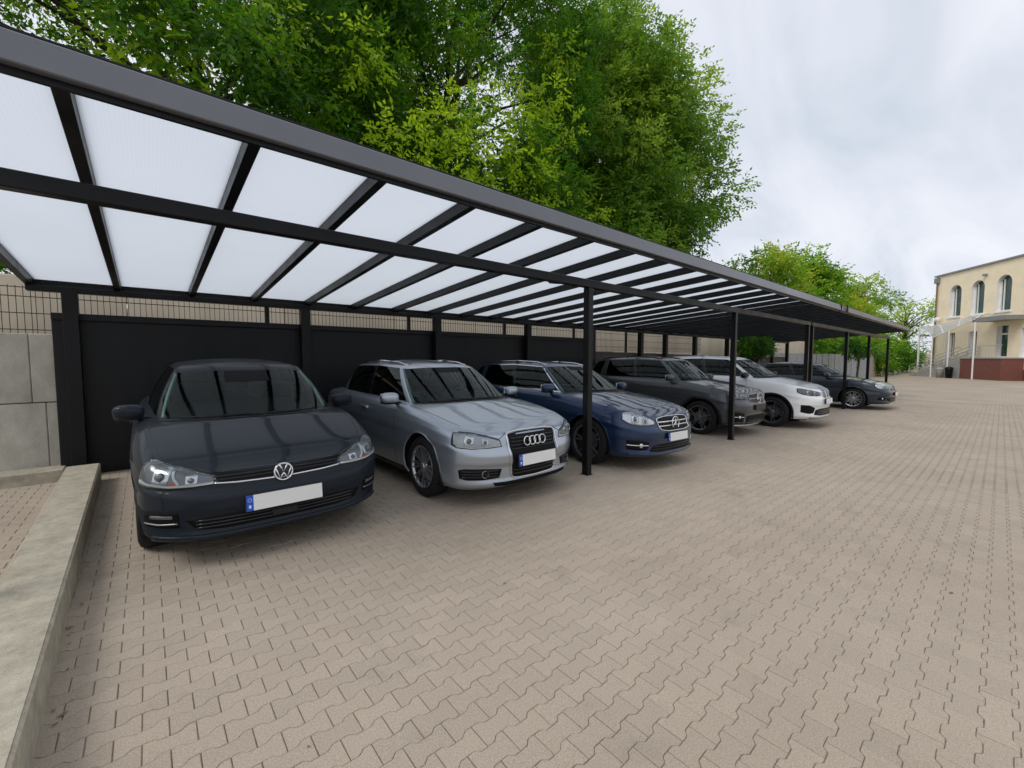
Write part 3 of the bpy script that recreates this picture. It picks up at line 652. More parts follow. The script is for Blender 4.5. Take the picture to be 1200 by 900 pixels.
# a little leaf litter along the foot of the low wall
def litter(name, n, fx_, label):
    V = []; F = []
    for k in range(n):
        x, y = fx_(); a = random.uniform(0, 6.3); l = random.uniform(.008, .022); c, s_ = math.cos(a) * l, math.sin(a) * l; z = g(x) + .004; b = len(V)
        V += [(x - c, y - s_, z), (x + s_ * .45, y - c * .45, z + random.uniform(0, .006)), (x + c, y + s_, z + random.uniform(0, .004)), (x - s_ * .45, y + c * .45, z + .001)]; F.append((b, b + 1, b + 2, b + 3))
    o = mk(name, V, F, pm('dry leaf', (.22, .15, .07), .8, 0, .4, 40)); tag(o, label, 'leaves', kind='stuff')
def lit_xy():
    if random.random() < .5:
        y = random.uniform(1.5, 7); return (-.475 + (7.1 - y) * .0203 + .015 + abs(random.gauss(0, .035)), y)
    return (random.uniform(-.3, 12), random.uniform(0, 7))
litter('leaf_litter', 50, lit_xy, 'tiny dry leaf scraps scattered over the paving and along the low wall')
# ------------------------------------------------------------------ cars
def catmull(P, n=24):
    P = [np.array(p, float) for p in P]; P = [2 * P[0] - P[1]] + P + [2 * P[-1] - P[-2]]
    out = []
    for i in range(1, len(P) - 2):
        for k in range(n):
            t = k / n; out.append(.5 * (2 * P[i] + (P[i + 1] - P[i - 1]) * t + (2 * P[i - 1] - 5 * P[i] + 4 * P[i + 1] - P[i + 2]) * t * t + (3 * P[i] - P[i - 1] - 3 * P[i + 1] + P[i + 2]) * t ** 3))
    out.append(P[-2]); return np.array(out)
def smooth_interp(pts):
    P = catmull(pts, 16); P[:, 0] = np.maximum.accumulate(P[:, 0])
    return lambda x: np.interp(x, P[:, 0], P[:, 1])
class Car:
    def __init__(s, sp):
        s.sp = sp; W, L, b = sp['W'], sp['L'], sp.get('bow', 1.0)
        pts = [(0, 0), (.28 * W, .010 * b), (.52 * W, .045 * b), (.72 * W, .125 * b), (.865 * W, .25 * b), (.945 * W, .43 * b), (.982 * W, .72), (W, 1.25), (W, L * .58), (.985 * W, L - .95), (.95 * W, L - .42), (.87 * W, L - .15), (.6 * W, L - .03), (0, L)]
        P = catmull(pts, 40); P[:, 1] = np.maximum.accumulate(P[:, 1] + np.arange(len(P)) * 1e-7)
        s.P = P; seg = np.hypot(*np.diff(P, axis=0).T); s.A = np.concatenate([[0], np.cumsum(seg)])
        T = np.gradient(P, axis=0); T /= np.linalg.norm(T, axis=1)[:, None] + 1e-12
        s.Nx, s.Ny = T[:, 1], -T[:, 0]
        s.zt = smooth_interp(sp['zt']); s.zb = sp.get('zb', .19)
        fpa = np.array(sp['fp'], float); s.fp = lambda v: np.interp(v, fpa[:, 0], fpa[:, 1])
        spa = np.array(sp.get('sp', [(0, .075), (.1, .03), (.25, .012), (.44, .0), (.62, .010), (.665, -.004), (.84, .010), (.92, .028), (.965, .05), (1, .085)])); s.spf = lambda v: np.interp(v, spa[:, 0], spa[:, 1])
        s.crown = smooth_interp(sp['crown'])
        aw = s.A; s.c0, s.c1 = W * .55, W * 1.45
    def xy(s, a):
        aa = np.abs(a); sg = np.sign(a) + (a == 0)
        return sg * np.interp(aa, s.A, s.P[:, 0]), np.interp(aa, s.A, s.P[:, 1]), sg * np.interp(aa, s.A, s.Nx), np.interp(aa, s.A, s.Ny)
    def ztop(s, a): return s.zt(s.xy(a)[1])
    def pos(s, a, v):
        a = np.asarray(a, float); v = np.asarray(v, float); x, y, nx, ny = s.xy(a)
        t = np.clip((np.abs(a) - s.c0) / (s.c1 - s.c0), 0, 1); f = 1 - t * t * (3 - 2 * t)
        ins = f * s.fp(v) + (1 - f) * s.spf(v)
        zt = s.zt(y); zb = s.zb + .0 * y
        return np.stack([x - nx * ins, y - ny * ins, zb + (zt - zb) * v], -1)
    def at(s, a, z, off=0.0):
        a = np.asarray(a, float); z = np.asarray(z, float); zt = s.ztop(a); v = np.clip((z - s.zb) / (zt - s.zb), 0, 1)
        p = s.pos(a, v); e = 2e-3
        da = s.pos(a + e, v) - s.pos(a - e, v); dv = s.pos(a, np.clip(v + e, 0, 1)) - s.pos(a, np.clip(v - e, 0, 1))
        n = np.cross(da, dv); n /= np.linalg.norm(n, axis=-1)[..., None] + 1e-12
        return p + n * np.asarray(off)[..., None] if np.ndim(off) else p + n * off
    def nrm(s, a, z): return s.at(a, z, 1.0) - s.at(a, z, 0.0)
    def deckz(s, x, y):
        a = np.linspace(0, s.A[-1], 500); E = s.pos(a, np.ones_like(a)); ex = np.interp(y, E[:, 1], E[:, 0]); ez = np.interp(y, E[:, 1], E[:, 2])
        return ez + s.crown(y) * (1 - np.minimum(1, np.abs(x) / np.maximum(ex, 1e-4)) ** 2.0)
    def front(s, z, off=0.0): return s.at(0.0, z, off)
def grid_faces(nu, nv, keep=None, flip=False, start=0):
    F = []
    for i in range(nu - 1):
        for j in range(nv - 1):
            if keep is not None and not keep[i, j]: continue
            q = (start + i * nv + j, start + (i + 1) * nv + j, start + (i + 1) * nv + j + 1, start + i * nv + j + 1); F.append(q[::-1] if flip else q)
    return F
def resample(pts, n):
    P = np.array(pts, float); d = np.concatenate([[0], np.cumsum(np.hypot(*np.diff(P, axis=0).T))]); t = np.linspace(0, d[-1], n)
    return np.stack([np.interp(t, d, P[:, 0]), np.interp(t, d, P[:, 1])], -1)
def patch(car, top, bot, off, thick=.02, nu=20, nv=8, side=1, bulge=0.0):
    T = resample(top, nu); B = resample(bot, nu); t = np.linspace(0, 1, nv)[None, :, None]
    G = B[:, None, :] * (1 - t) + T[:, None, :] * t
    u = np.linspace(0, 1, nu)[:, None]; bl = off + bulge * (np.sin(math.pi * u) * np.sin(math.pi * t[0, :, 0][None])) ** .5
    V = car.at(G[..., 0] * side, G[..., 1], bl); V2 = car.at(G[..., 0] * side, G[..., 1], np.full(bl.shape, off - thick))
    Vv = V.reshape(-1, 3).tolist(); F = grid_faces(nu, nv, flip=side < 0)
    ring = [i * nv for i in range(nu)] + [(nu - 1) * nv + j for j in range(1, nv)] + [i * nv + nv - 1 for i in range(nu - 2, -1, -1)] + [j for j in range(nv - 2, 0, -1)]
    m = len(Vv); Vv += V2.reshape(-1, 3)[ring].tolist(); n = len(ring)
    for i in range(n):
        j = (i + 1) % n; q = (ring[i], m + i, m + j, ring[j]); F.append(q[::-1] if side < 0 else q)
    return MB().add(Vv, F)
def strip(car, pts, w_, off, side=1, n=None, thick=.006):
    n = n or max(4, int(len(pts) * 6)); P = resample(pts, n); T = np.gradient(P, axis=0); T /= np.linalg.norm(T, axis=1)[:, None]; Nn = np.stack([-T[:, 1], T[:, 0]], -1)
    return patch(car, P + Nn * w_ / 2, P - Nn * w_ / 2, off, thick, n, 2, side)
def greenhouse(car, sp):
    Bc = np.array(sp['gb'], float); Tc = np.array(sp['gt'], float)      # Tc: x, y, z
    nper = 8; B = catmull(Bc, nper); T = catmull(Tc, nper)
    ts = np.array([0, .03, .06, .15, .27, .4, .53, .66, .79, .88, .93, .965, .985, 1.0])
    def full(A): M = A[::-1].copy()[:-1]; M[:, 0] *= -1; return np.concatenate([M, A])
    B2, T2 = full(B), full(T); nh = len(B) - 1
    zb = np.array([float(car.deckz(x, y)) for x, y in B2]) - .012
    ctr = np.array([0, (Bc[0, 1] + Bc[-1, 1]) / 2])
    G = np.empty((len(B2), len(ts), 3))
    for j, t in enumerate(ts):
        tt = t; G[:, j, 0] = B2[:, 0] * (1 - tt) + T2[:, 0] * tt; G[:, j, 1] = B2[:, 1] * (1 - tt) + T2[:, 1] * tt
        zt_ = t if t < .93 else .93 + (t - .93) * 1.0
        G[:, j, 2] = zb * (1 - zt_) + T2[:, 2] * zt_
        bl = sp.get('bulge', .035) * 4 * t * (1 - t) * .8
        # outward
        tx = np.gradient(B2, axis=0); nn = np.stack([tx[:, 1], -tx[:, 0]], -1); nn /= np.linalg.norm(nn, axis=1)[:, None]
        G[:, j, :2] += nn * bl
        if t > .93: G[:, j, :2] -= nn * (.030 * ((t - .93) / .07) ** 2)
    return G, nh, nper, ts
def build_car(name, sp, loc, heading, label, cat='car'):
    car = Car(sp); M_p = sp['paint']
    x0, y0 = loc; root = empty(name, (x0, y0, g(x0 + .4)), heading, label, cat, 'cars parked under the carports')
    sl_ = (g(x0 + .7) - g(x0 - .7)) / 1.4; root.rotation_euler = (0, -math.atan(sl_), heading)
    root.scale = (sp.get('scale', 1),) * 3
    W, L = sp['W'], sp['L']; Rt = sp.get('R', .315); Ra = Rt + sp.get('gap', .045); yf = sp['yf']; yr = yf + sp['wb']
    # lower shell with wheel openings
    Am = car.A[-1]; na = int(2 * Am / .028); a = np.linspace(-Am, Am, na)
    v = np.concatenate([np.linspace(0, .84, 26), np.linspace(.86, 1, 12)])
    G = car.pos(a[:, None] * np.ones((1, len(v))), np.ones((na, 1)) * v[None])
    keep = np.ones((na - 1, len(v) - 1), bool); side = np.abs(G[..., 0]) > .6 * W
    for yc in (yf, yr):
        dx_, dz_ = G[..., 1] - yc, G[..., 2] - Rt; dd = np.hypot(dx_, dz_); ins = (dd < Ra) & side
        allin = ins[:-1, :-1] & ins[1:, :-1] & ins[:-1, 1:] & ins[1:, 1:]; keep &= ~allin
        k = Ra / np.maximum(dd, 1e-4); G[..., 1] = np.where(ins, yc + dx_ * k, G[..., 1]); G[..., 2] = np.where(ins, Rt + dz_ * k, G[..., 2])
    body = mk('body', G.reshape(-1, 3), grid_faces(na, len(v), keep), M_p, root, True)
    # top deck: hood + rest
    ah = np.concatenate([np.linspace(0, 1.3 * W, 50), np.linspace(1.3 * W, Am, 110)[1:]]); E = car.pos(ah, np.ones_like(ah))
    tx = np.sin(np.linspace(-1, 1, 81) * math.pi / 2)
    X = E[:, 0][:, None] * tx[None]; Y = E[:, 1][:, None] * np.ones((1, 81)); Z = E[:, 2][:, None] + car.crown(Y) * (1 - np.abs(tx[None]) ** 2.0)
    yc0 = sp['gb'][0][1]
    def ridge(x_, y_):
        r_ = 0
        for (xa, xb_, hh, wd) in sp.get('crease', []):
            xc = xa + (xb_ - xa) * np.clip(y_ / yc0, 0, 1); ex = np.interp(y_, E[:, 1], E[:, 0])
            dl = np.abs(x_) - xc; wo = np.minimum(wd, np.maximum(ex - xc, .02)); r_ = r_ + np.clip((y_ - .20) / .35, 0, 1) * hh * np.clip(1 - np.where(dl < 0, -dl / (wd * 1.6), dl / wo), 0, 1)
        return r_
    Z = Z + ridge(X, Y)
    ih = int(np.searchsorted(E[:, 1], yc0 + .35)); GD = np.stack([X, Y, Z], -1)
    mk('hood', GD[:ih + 1].reshape(-1, 3), grid_faces(ih + 1, 81, flip=True), M_p, root, True)
    mk('rear_deck', GD[ih:].reshape(-1, 3), grid_faces(len(ah) - ih, 81, flip=True), M_p, root, True)
    U = car.pos(ah, np.zeros_like(ah)); tu = np.linspace(-1, 1, 5); GU = np.stack([U[:, 0][:, None] * tu, U[:, 1][:, None] + 0 * tu, U[:, 2][:, None] + .015 + 0 * tu], -1)
    mk('underbody', GU[::3].reshape(-1, 3), grid_faces(len(ah[::3]), 5), M_black, root)
    # hood shut lines
    if sp.get('shut', True):
        ys = np.linspace(.36, yc0 + .18, 30)
        for sd in (-1, 1):
            ed = np.interp(ys, E[:, 1], E[:, 0]) - .035; zz = np.array([float(car.deckz(x_, y_)) for x_, y_ in zip(ed, ys)])
            zz = zz + ridge(ed, ys)
            V = []; 
            for x_, y_, z_ in zip(ed, ys, zz): V += [((x_ - .003) * sd, y_, z_ + .0022), ((x_ + .003) * sd, y_, z_ + .0012)]
            mk('hood_gap', V, [(2 * i, 2 * i + 1, 2 * i + 3, 2 * i + 2) for i in range(len(ys) - 1)], M_black, root)
    # greenhouse
    G, nh, npr, ts = greenhouse(car, sp); nu = len(G); nvv = len(ts)
    isg = np.zeros((nu - 1, nvv - 1), int); j0, j1 = 2, sp.get('gj', 10); wins = []
    def win(nm, k0, k1, mat, both=True, ja=j0, jb=j1):
        for sd in ((1, -1) if both else (1,)):
            lo, hi = (nh + k0, nh + k1) if sd > 0 else (nh - k1, nh - k0)
            isg[lo:hi, ja:jb] = 1; sub = G[lo:hi + 1, ja:jb + 1]
            wins.append((nm, sub, mat))
    k = npr
    win('windshield', -2 * k - 3, 2 * k + 3, M_glass, False, 1, sp.get('wsj', 10))
    win('side_window', 3 * k - 1, 4 * k, M_glassd); win('side_window', 5 * k, 6 * k - (0), M_glassd)
    if sp.get('quarter', True): win('quarter_window', 6 * k + 2, 7 * k - 2, M_glassd)
    lo, hi = nh + 7 * k + 2, nu - 1
    isg[lo:, j0:j1] = 1; wins.append(('rear_window', G[lo:, j0:j1 + 1], M_glassd)); isg[:nh - 7 * k - 2, j0:j1] = 1; wins.append(('rear_window', G[:nh - 7 * k - 1, j0:j1 + 1], M_glassd))
    cab = mk('cabin_frame', G.reshape(-1, 3), grid_faces(nu, nvv, isg == 0), M_p, root, True)
    for nm, sub, mt in wins: mk(nm, sub.reshape(-1, 3), grid_faces(sub.shape[0], sub.shape[1]), mt, root, True)
    wj = sp.get('wsj', 10); sub = G[nh - 5:nh + 6, wj - 2:wj + 1].copy(); sub[..., 1] -= .004; mk('sensor_housing', sub.reshape(-1, 3), grid_faces(11, sub.shape[1]), M_void, root, True)
    # black window surrounds (b pillars)
    for sd in (1, -1):
        lo, hi = (nh + 4 * k, nh + 5 * k) if sd > 0 else (nh - 5 * k, nh - 4 * k)
        sub = G[lo:hi + 1, j0:j1 + 1].copy(); sub[..., 0] += sd * .003; mk('door_pillar', sub.reshape(-1, 3), grid_faces(sub.shape[0], sub.shape[1]), M_gloss, root, True)
        if sp.get('chrome_line'):
            lo, hi = (nh + 3 * k - 2, nh + 7 * k - 2) if sd > 0 else (nh - 7 * k + 2, nh - 3 * k + 2)
            sub = G[lo:hi + 1, 1:3].copy(); sub[..., 0] += sd * .006; mk('window_trim', sub.reshape(-1, 3), grid_faces(sub.shape[0], 2), M_chrome, root, True)
            j = 9; sub = G[lo:hi + 1, j1 - 1:j1 + 1].copy(); sub[:, 0] = sub[:, 0] * .5 + sub[:, 1] * .5; sub[..., 0] += sd * .006; mk('window_trim', sub.reshape(-1, 3), grid_faces(sub.shape[0], 2), M_chrome, root, True)
            lo = nh + 3 * k - 3 if sd > 0 else nh - 3 * k + 1
            sub = G[lo:lo + 3, 1:j1].copy(); sub = sub[:2] if sd > 0 else sub[1:]; sub[..., 0] += sd * .006; mk('window_trim', sub.reshape(-1, 3), grid_faces(2, sub.shape[1]), M_chrome, root, True)
    # roof
    Rg = G[nh:, -1]; tr_ = np.sin(np.linspace(-1, 1, 25) * math.pi / 2); rc = sp.get('rcrown', .045)
    yspan = (Rg[:, 1] - Rg[0, 1]) / (Rg[-1, 1] - Rg[0, 1]); cr_ = rc * np.sin(np.clip(yspan, 0, 1) * math.pi) ** .5
    GR = np.stack([Rg[:, 0][:, None] * tr_, Rg[:, 1][:, None] + 0 * tr_, Rg[:, 2][:, None] + cr_[:, None] * (1 - np.abs(tr_) ** 2.2)], -1)
    roof = mk('roof', GR.reshape(-1, 3), grid_faces(len(Rg), 25, flip=True), M_p, root, True)
    if sp.get('rails'):
        for sd in (1, -1):
            pts = [Vector((G[nh + i if sd > 0 else nh - i, -1] + np.array([-.05 * sd, 0, .03 if 3 * k < i < 7 * k else .008])).tolist()) for i in range(2 * k + 4, 7 * k + 2, 3)]
            MB().tube(pts, .014, 8).build('roof_rail', sp.get('railmat', M_chrome), root, True)
    # cabin interior
    fl = G[:, 0].copy(); c_ = fl.mean(0); fl2 = c_ + (fl - c_) * np.array([.975, .985, 1]); zf = fl[:, 2].max() * 0 + np.array([float(car.deckz(p[0], p[1])) for p in fl2]) + .012
    V = [(p[0], p[1], z_) for p, z_ in zip(fl2, zf)] + [(0, c_[1], zf.mean() + .04)]
    dash = mk('dashboard', V, [(i, i + 1, nu) for i in range(nu - 1)], M_cabin, root)
    zl = float(zf.mean()); sy = sp['gt'][0][1] + .62
    for sx in (-.36, .36):
        st = MB().sup((sx, sy, zl - .02), .24, .07, .26, .6, M=Matrix.Rotation(-.25, 3, 'X')).build('seat', M_cabin, root, True)
        MB().sup((sx, sy + .08, zl + .27 * (sp['H'] - zl) / .5), .125, .05, .095, .6).build('headrest', M_cabin, st, True)
    for sx in (-.40, 0, .40): MB().sup((sx, sy + .85, zl + .12), .13, .05, .10, .6).build('headrest', M_cabin, root, True)
    wy = sp['gt'][0][1] + .03
    MB().torus((.36, wy, zl + .07), (0, .85, .52), .175, .014, 28, 6).build('steering_wheel', M_black, root, True)
    rm = sp['gt'][0]; MB().sup((0, rm[1] + .10, rm[2] - .11), .12, .025, .035, .6).build('rear_view_mirror', M_black, root, True)
    for sd in (-1, 1):   # inner pillar lining
        i_ = nh + sd * (2 * k + 2); pts = [Vector((G[i_, j] * np.array([.972, 1, 1]) + np.array([0, .03, 0])).tolist()) for j in range(1, 11)]
        MB().tube(pts, .014, 6).build('pillar_lining', M_trim, root, True)
    # cowl and wipers
    bs = G[nh - 2 * k - 2:nh + 2 * k + 3, 0]; V = []
    for p in bs:
        V += [(p[0] * 1.0, p[1] + .004, float(car.deckz(p[0], p[1])) + .004), (p[0] * 1.03, p[1] - .055, float(car.deckz(p[0] * 1.03, p[1] - .055)) + .005)]
    mk('cowl', V, [(2 * i, 2 * i + 2, 2 * i + 3, 2 * i + 1)[::-1] for i in range(len(bs) - 1)], M_black, root)
    for xa, xb_ in ((-.05, .52), (-.55, .02)):
        pts = []
        for t in np.linspace(0, 1, 8):
            x_ = xa + (xb_ - xa) * t; i_ = int(np.argmin(np.abs(G[nh - 2 * k:nh + 2 * k, 0, 0] - x_))) + nh - 2 * k; p = G[i_, 1] * (1 - .12 * (t)) + G[i_, 3] * .12 * t
            pts.append((p[0], p[1] - .018, p[2] + .012))
        MB().tube(pts, .008, 6).build('wiper', M_black, root)
    # sills, door gaps, handles
    for sd in (-1, 1):
        aS = float(np.interp(yf + Ra + .03, car.P[:, 1], car.A)); aE = float(np.interp(yr - Ra - .03, car.P[:, 1], car.A))
        patch(car, [(aS, car.zb + sp.get('sill', .07)), (aE, car.zb + sp.get('sill', .07))], [(aS, car.zb + .004), (aE, car.zb + .004)], .006, .012, 40, 3, sd).build('sill', sp.get('sillmat', M_black), root, True)
        yA, yB, yC = sp['gb'][3][1] - .05, sp['gb'][4][1] + .05, sp['gb'][6][1] + .02
        for yy, low in ((yA, .26), (yB, .24), (yC, .62)):
            aa = float(np.interp(yy, car.P[:, 1], car.A)); zt_ = float(car.ztop(aa)) - .02
            strip(car, [(aa, zt_), (aa + .01, .6), (aa - .01, low)], .006, .0015, sd, 24).build('door_gap', M_black, root)
        for yy in (yB - .22, yC - .15):
            aa = float(np.interp(yy, car.P[:, 1], car.A)); zh = float(car.ztop(aa)) - .13
            patch(car, [(aa, zh + .018), (aa + .19, zh + .024)], [(aa, zh - .014), (aa + .19, zh - .006)], .026, .03, 10, 4, sd).build('door_handle', sp.get('handle', M_p), root, True)
        # mirror
        ym = sp['gb'][3][1] - .02; xm = sp['gb'][3][0]; zm = float(car.deckz(xm, ym)) + .035
        mir = MB().sup((sd * (W + sp.get('mx', .04)), ym - .01, zm + .03), .105, .07, .062, .68, 20, 14, Matrix.Rotation(.12 * sd, 3, 'Z')).build('mirror', sp.get('mirmat', M_p), root, True)
        MB().sup((sd * (W + sp.get('mx', .04)), ym + .0, zm - .016), .098, .064, .030, .65).build('mirror_base', M_black, mir, True)
        MB().tube([(sd * (xm + .02), ym + .05, zm - .06), (sd * (W - .01), ym + .02, zm - .02)], .024, 8).build('mirror_arm', M_black, mir, True)
        MB().box(sd * (W + sp.get('mx', .04)) - .085, sd * (W + sp.get('mx', .04)) + .085, ym + .047, ym + .062, zm - .02, zm + .075, bev=.01).build('mirror_glass', M_chrome, mir)
    # wheel wells, arches, wheels
    for yc in (yf, yr):
        for sd in (-1, 1):
            xo = sd * (W - .03); Mx = Matrix.Translation((xo, yc, Rt)) @ Matrix.Rotation(math.pi / 2 * sd, 4, 'Y')
            wm = MB().lathe([(Ra + .012, -.015), (Ra + .012, -.36), (.0, -.36)], 40, Mx); wm.V = [(a_, b_, max(c_, car.zb + .012)) for a_, b_, c_ in wm.V]; wm.build('wheel_well', M_black, root, True)
            # arch lip follows the shell
            V = []; rr = sp.get('lip', .006); th = np.linspace(-.40, math.pi + .40, 44)
            for t_ in th:
                for r_, of in ((Ra - .004, -.014), (Ra - .002, .003), (Ra + rr, .005), (Ra + rr + .008, -.003)):
                    yy, zz = yc + r_ * math.cos(t_), Rt + r_ * math.sin(t_); zz = max(zz, car.zb + .006)
                    aa = float(np.interp(yy, car.P[:, 1], car.A)); p = car.at(np.array(aa * sd), np.array(zz), 0.0); V.append((p[0] + sd * of, yy, zz))
            o = mk('arch_lip', V, grid_faces(len(th), 4, flip=sd > 0), sp.get('lipmat', M_p), root, True)
            Mw = Matrix.Translation((sd * (W - .035), yc, Rt)) @ Matrix.Rotation(math.pi / 2 * sd, 4, 'Y')
            wd = .205; Rr = sp.get('rim', .225)
            wh = MB().lathe([(Rr - .005, -.02), (Rr - .012, -wd + .02), (Rr - .06, -wd + .04), (.03, -wd * .55)], 36).build('wheel', M_black, root, True); wh.matrix_local = Mw @ Matrix.Rotation(random.uniform(0, 6), 4, 'Z')
            MB().lathe([(Rr - .006, -.012), (Rr + .012, .0), (Rt - .055, .006), (Rt - .018, -.008), (Rt, -.032), (Rt, -wd + .03), (Rt - .02, -wd), (Rr, -wd + .01)], 48).build('tyre', M_rubber, wh, True)
            rim = MB(); rim.lathe([(Rr - .020, -.03), (Rr - .013, -.008), (Rr, -.002), (Rr + .004, -.012)], 48)
            rim.lathe([(.0001, -.012), (.03, -.012), (.036, -.02), (.055, -.024), (.062, -.045)], 24)
            ns = sp.get('spokes', 10); tw = sp.get('twin', False)
            for q in range(ns):
                for dt in ((-.16, .16) if tw else (0,)):
                    t0 = 2 * math.pi * q / ns; t1 = t0 + dt; wd0, wd1 = (.011, .009) if tw else (.016, .013)
                    pa = Vector((math.cos(t0) * .045, math.sin(t0) * .045, -.026)); pb = Vector((math.cos(t1) * (Rr - .012), math.sin(t1) * (Rr - .012), -.012)); sdv = (pb - pa).normalized().cross(Vector((0, 0, 1)))
                    V = []
                    for p_, w0, zz in ((pa, wd0, .03), (pb, wd1, .03)): V += [p_ - sdv * w0, p_ + sdv * w0, p_ + sdv * w0 * 1.25 - Vector((0, 0, zz)), p_ - sdv * w0 * 1.25 - Vector((0, 0, zz))]
                    rim.add(V, [(0, 1, 5, 4), (1, 2, 6, 5), (3, 0, 4, 7), (2, 3, 7, 6), (0, 3, 2, 1), (4, 5, 6, 7)])
            rim.build('rim', sp.get('rimmat', M_alloy), wh, False)
            MB().lathe([(.0001, -.075), (.14, -.075), (.145, -.09)], 24).build('brake_disc', M_alloyd, wh)
    sp['face'](car, root, sp)
    return root
def plate(car, root, z, dy=0.0, h=.112, band=True, dark=False):
    p = car.front(z); fr = MB().box(-.265, .265, -.004, .012, -h / 2 - .006, h / 2 + .006, bev=.003).build('number_plate', M_black, root); fr.location = (0, p[1] - .014 + dy, z); fr.rotation_euler = (R_(-4), 0, 0)
    if dark: return
    MB().box(-.215 if band else -.258, .258, -.008, -.0045, -h / 2, h / 2).build('plate_face', M_plate, fr)
    if band:
        MB().box(-.26, -.2155, -.008, -.0045, -h / 2, h / 2).build('country_band', M_blue, fr)
        mb = MB()
        for k in range(12): t = k * math.pi / 6; mb.box(-.2378 + .012 * math.cos(t) - .0018, -.2378 + .012 * math.cos(t) + .0018, -.0086, -.0082, .022 + .012 * math.sin(t) - .0018, .022 + .012 * math.sin(t) + .0018)
        mb.box(-.245, -.231, -.0086, -.0082, -.036, -.014); mb.build('country_mark', M_plate, fr)
def lamp(car, root, top, bot, rounds, drl=None, amber=None, housing=None, lensoff=.010):
    for sd in (-1, 1):
        h = patch(car, top, bot, .003, .02, 26, 8, sd).build('headlight', housing or M_lampin, root, True)
        cT = [(a_ * 1.0 + (.010 if i_ == len(top) - 1 else (-.010 if i_ == 0 else 0)), z_ + .007) for i_, (a_, z_) in enumerate(top)]; cB = [(a_ + (.010 if i_ == len(bot) - 1 else (-.010 if i_ == 0 else 0)), z_ - .006) for i_, (a_, z_) in enumerate(bot)]
        patch(car, cT, cB, .0012, .01, 26, 6, sd).build('lamp_gap', M_black, h, True)
        for (a, z, r, ringm) in rounds:
            patch(car, [(a - r * 1.30, z + r * .80), (a - r * .5, z + r * 1.05), (a + r * 1.2, z + r * 1.15)], [(a - r * 1.15, z - r * .75), (a, z - r * .95), (a + r * 1.1, z - r * .8)], .0055, .01, 12, 6, sd).build('reflector_bowl', M_refl, h, True)
            c = car.at(np.array(a * sd), np.array(z), .0); n = car.nrm(np.array(a * sd), np.array(z)); n = Vector(n) + Vector((0, -.9, .1)); n.normalize()
            if ringm: MB().torus(Vector(c) + n * .006, n, r, r * .12, 28, 8).build('lamp_ring', ringm, h, True)
            if ringm: MB().disc(Vector(c) + n * .002, n, r * .95, .006).build('reflector', M_refl, h, True)
            q = n.to_track_quat('Z', 'Y').to_matrix().to_4x4(); q.translation = Vector(c) + n * .004
            MB().lathe([(r * .58, .0), (r * .55, .010), (r * .35, .018), (.0001, .021)], 20, q).build('projector', M_lamplens, h, True)
        if drl:
            for d in (drl if isinstance(drl[0], list) else [drl]): strip(car, d, .015, .012, sd, 30, .012).build('light_strip', M_drl, h, True)
        if amber: patch(car, [(amber[0], amber[2]), (amber[1], amber[2] + .004)], [(amber[0], amber[2] - amber[3]), (amber[1], amber[2] - amber[3])], .011, .012, 6, 4, sd).build('amber_marker', M_orange, h, True)
        patch(car, top, bot, lensoff, .012, 26, 10, sd, .010).build('lamp_cover', M_lens, h, True)
def slats(car, root, par, a0, a1, zs, w_=.012, off=.010, mat=None, bow=0.0):
    for z in zs:
        strip(car, [(-a1, z), (-a1 * .5, z - bow * .8), (0, z - bow), (a1 * .5, z - bow * .8), (a1, z)], w_, off, 1, 26, .014).build('slat', mat or M_gloss, par, True)
def sympatch(car, root, name, half_top, half_bot, off, thick, mat, nu=36, nv=8, par=None, bulge=0.0):
    t = [(-a, z) for a, z in half_top[::-1]] + [p for p in half_top if p[0] > 0]; b = [(-a, z) for a, z in half_bot[::-1]] + [p for p in half_bot if p[0] > 0]
    return patch(car, t, b, off, thick, nu, nv, 1, bulge).build(name, mat, par or root, True)
def sidepatch(car, root, name, top, bot, off, thick, mat, nu=14, nv=6, bulge=0.0):
    return [patch(car, top, bot, off, thick, nu, nv, sd, bulge).build(name, mat, root, True) for sd in (-1, 1)]
def frame_loop(car, root, name, pts, w_, off, mat, closed=True, mirror=True):
    P = pts + [(-a, z) for a, z in pts[::-1]] if mirror else pts
    Q = resample(P + ([P[0]] if closed else []), 90); vs_ = []
    c = [Vector(p) for p in car.at(Q[:, 0], Q[:, 1], np.full(len(Q), off))]
    return MB().tube(c, w_, 6, False).build(name, mat, root, True)
def badge_base(car, root, z, off=.012):
    p = car.front(z); o = empty('emblem_mount'); return p

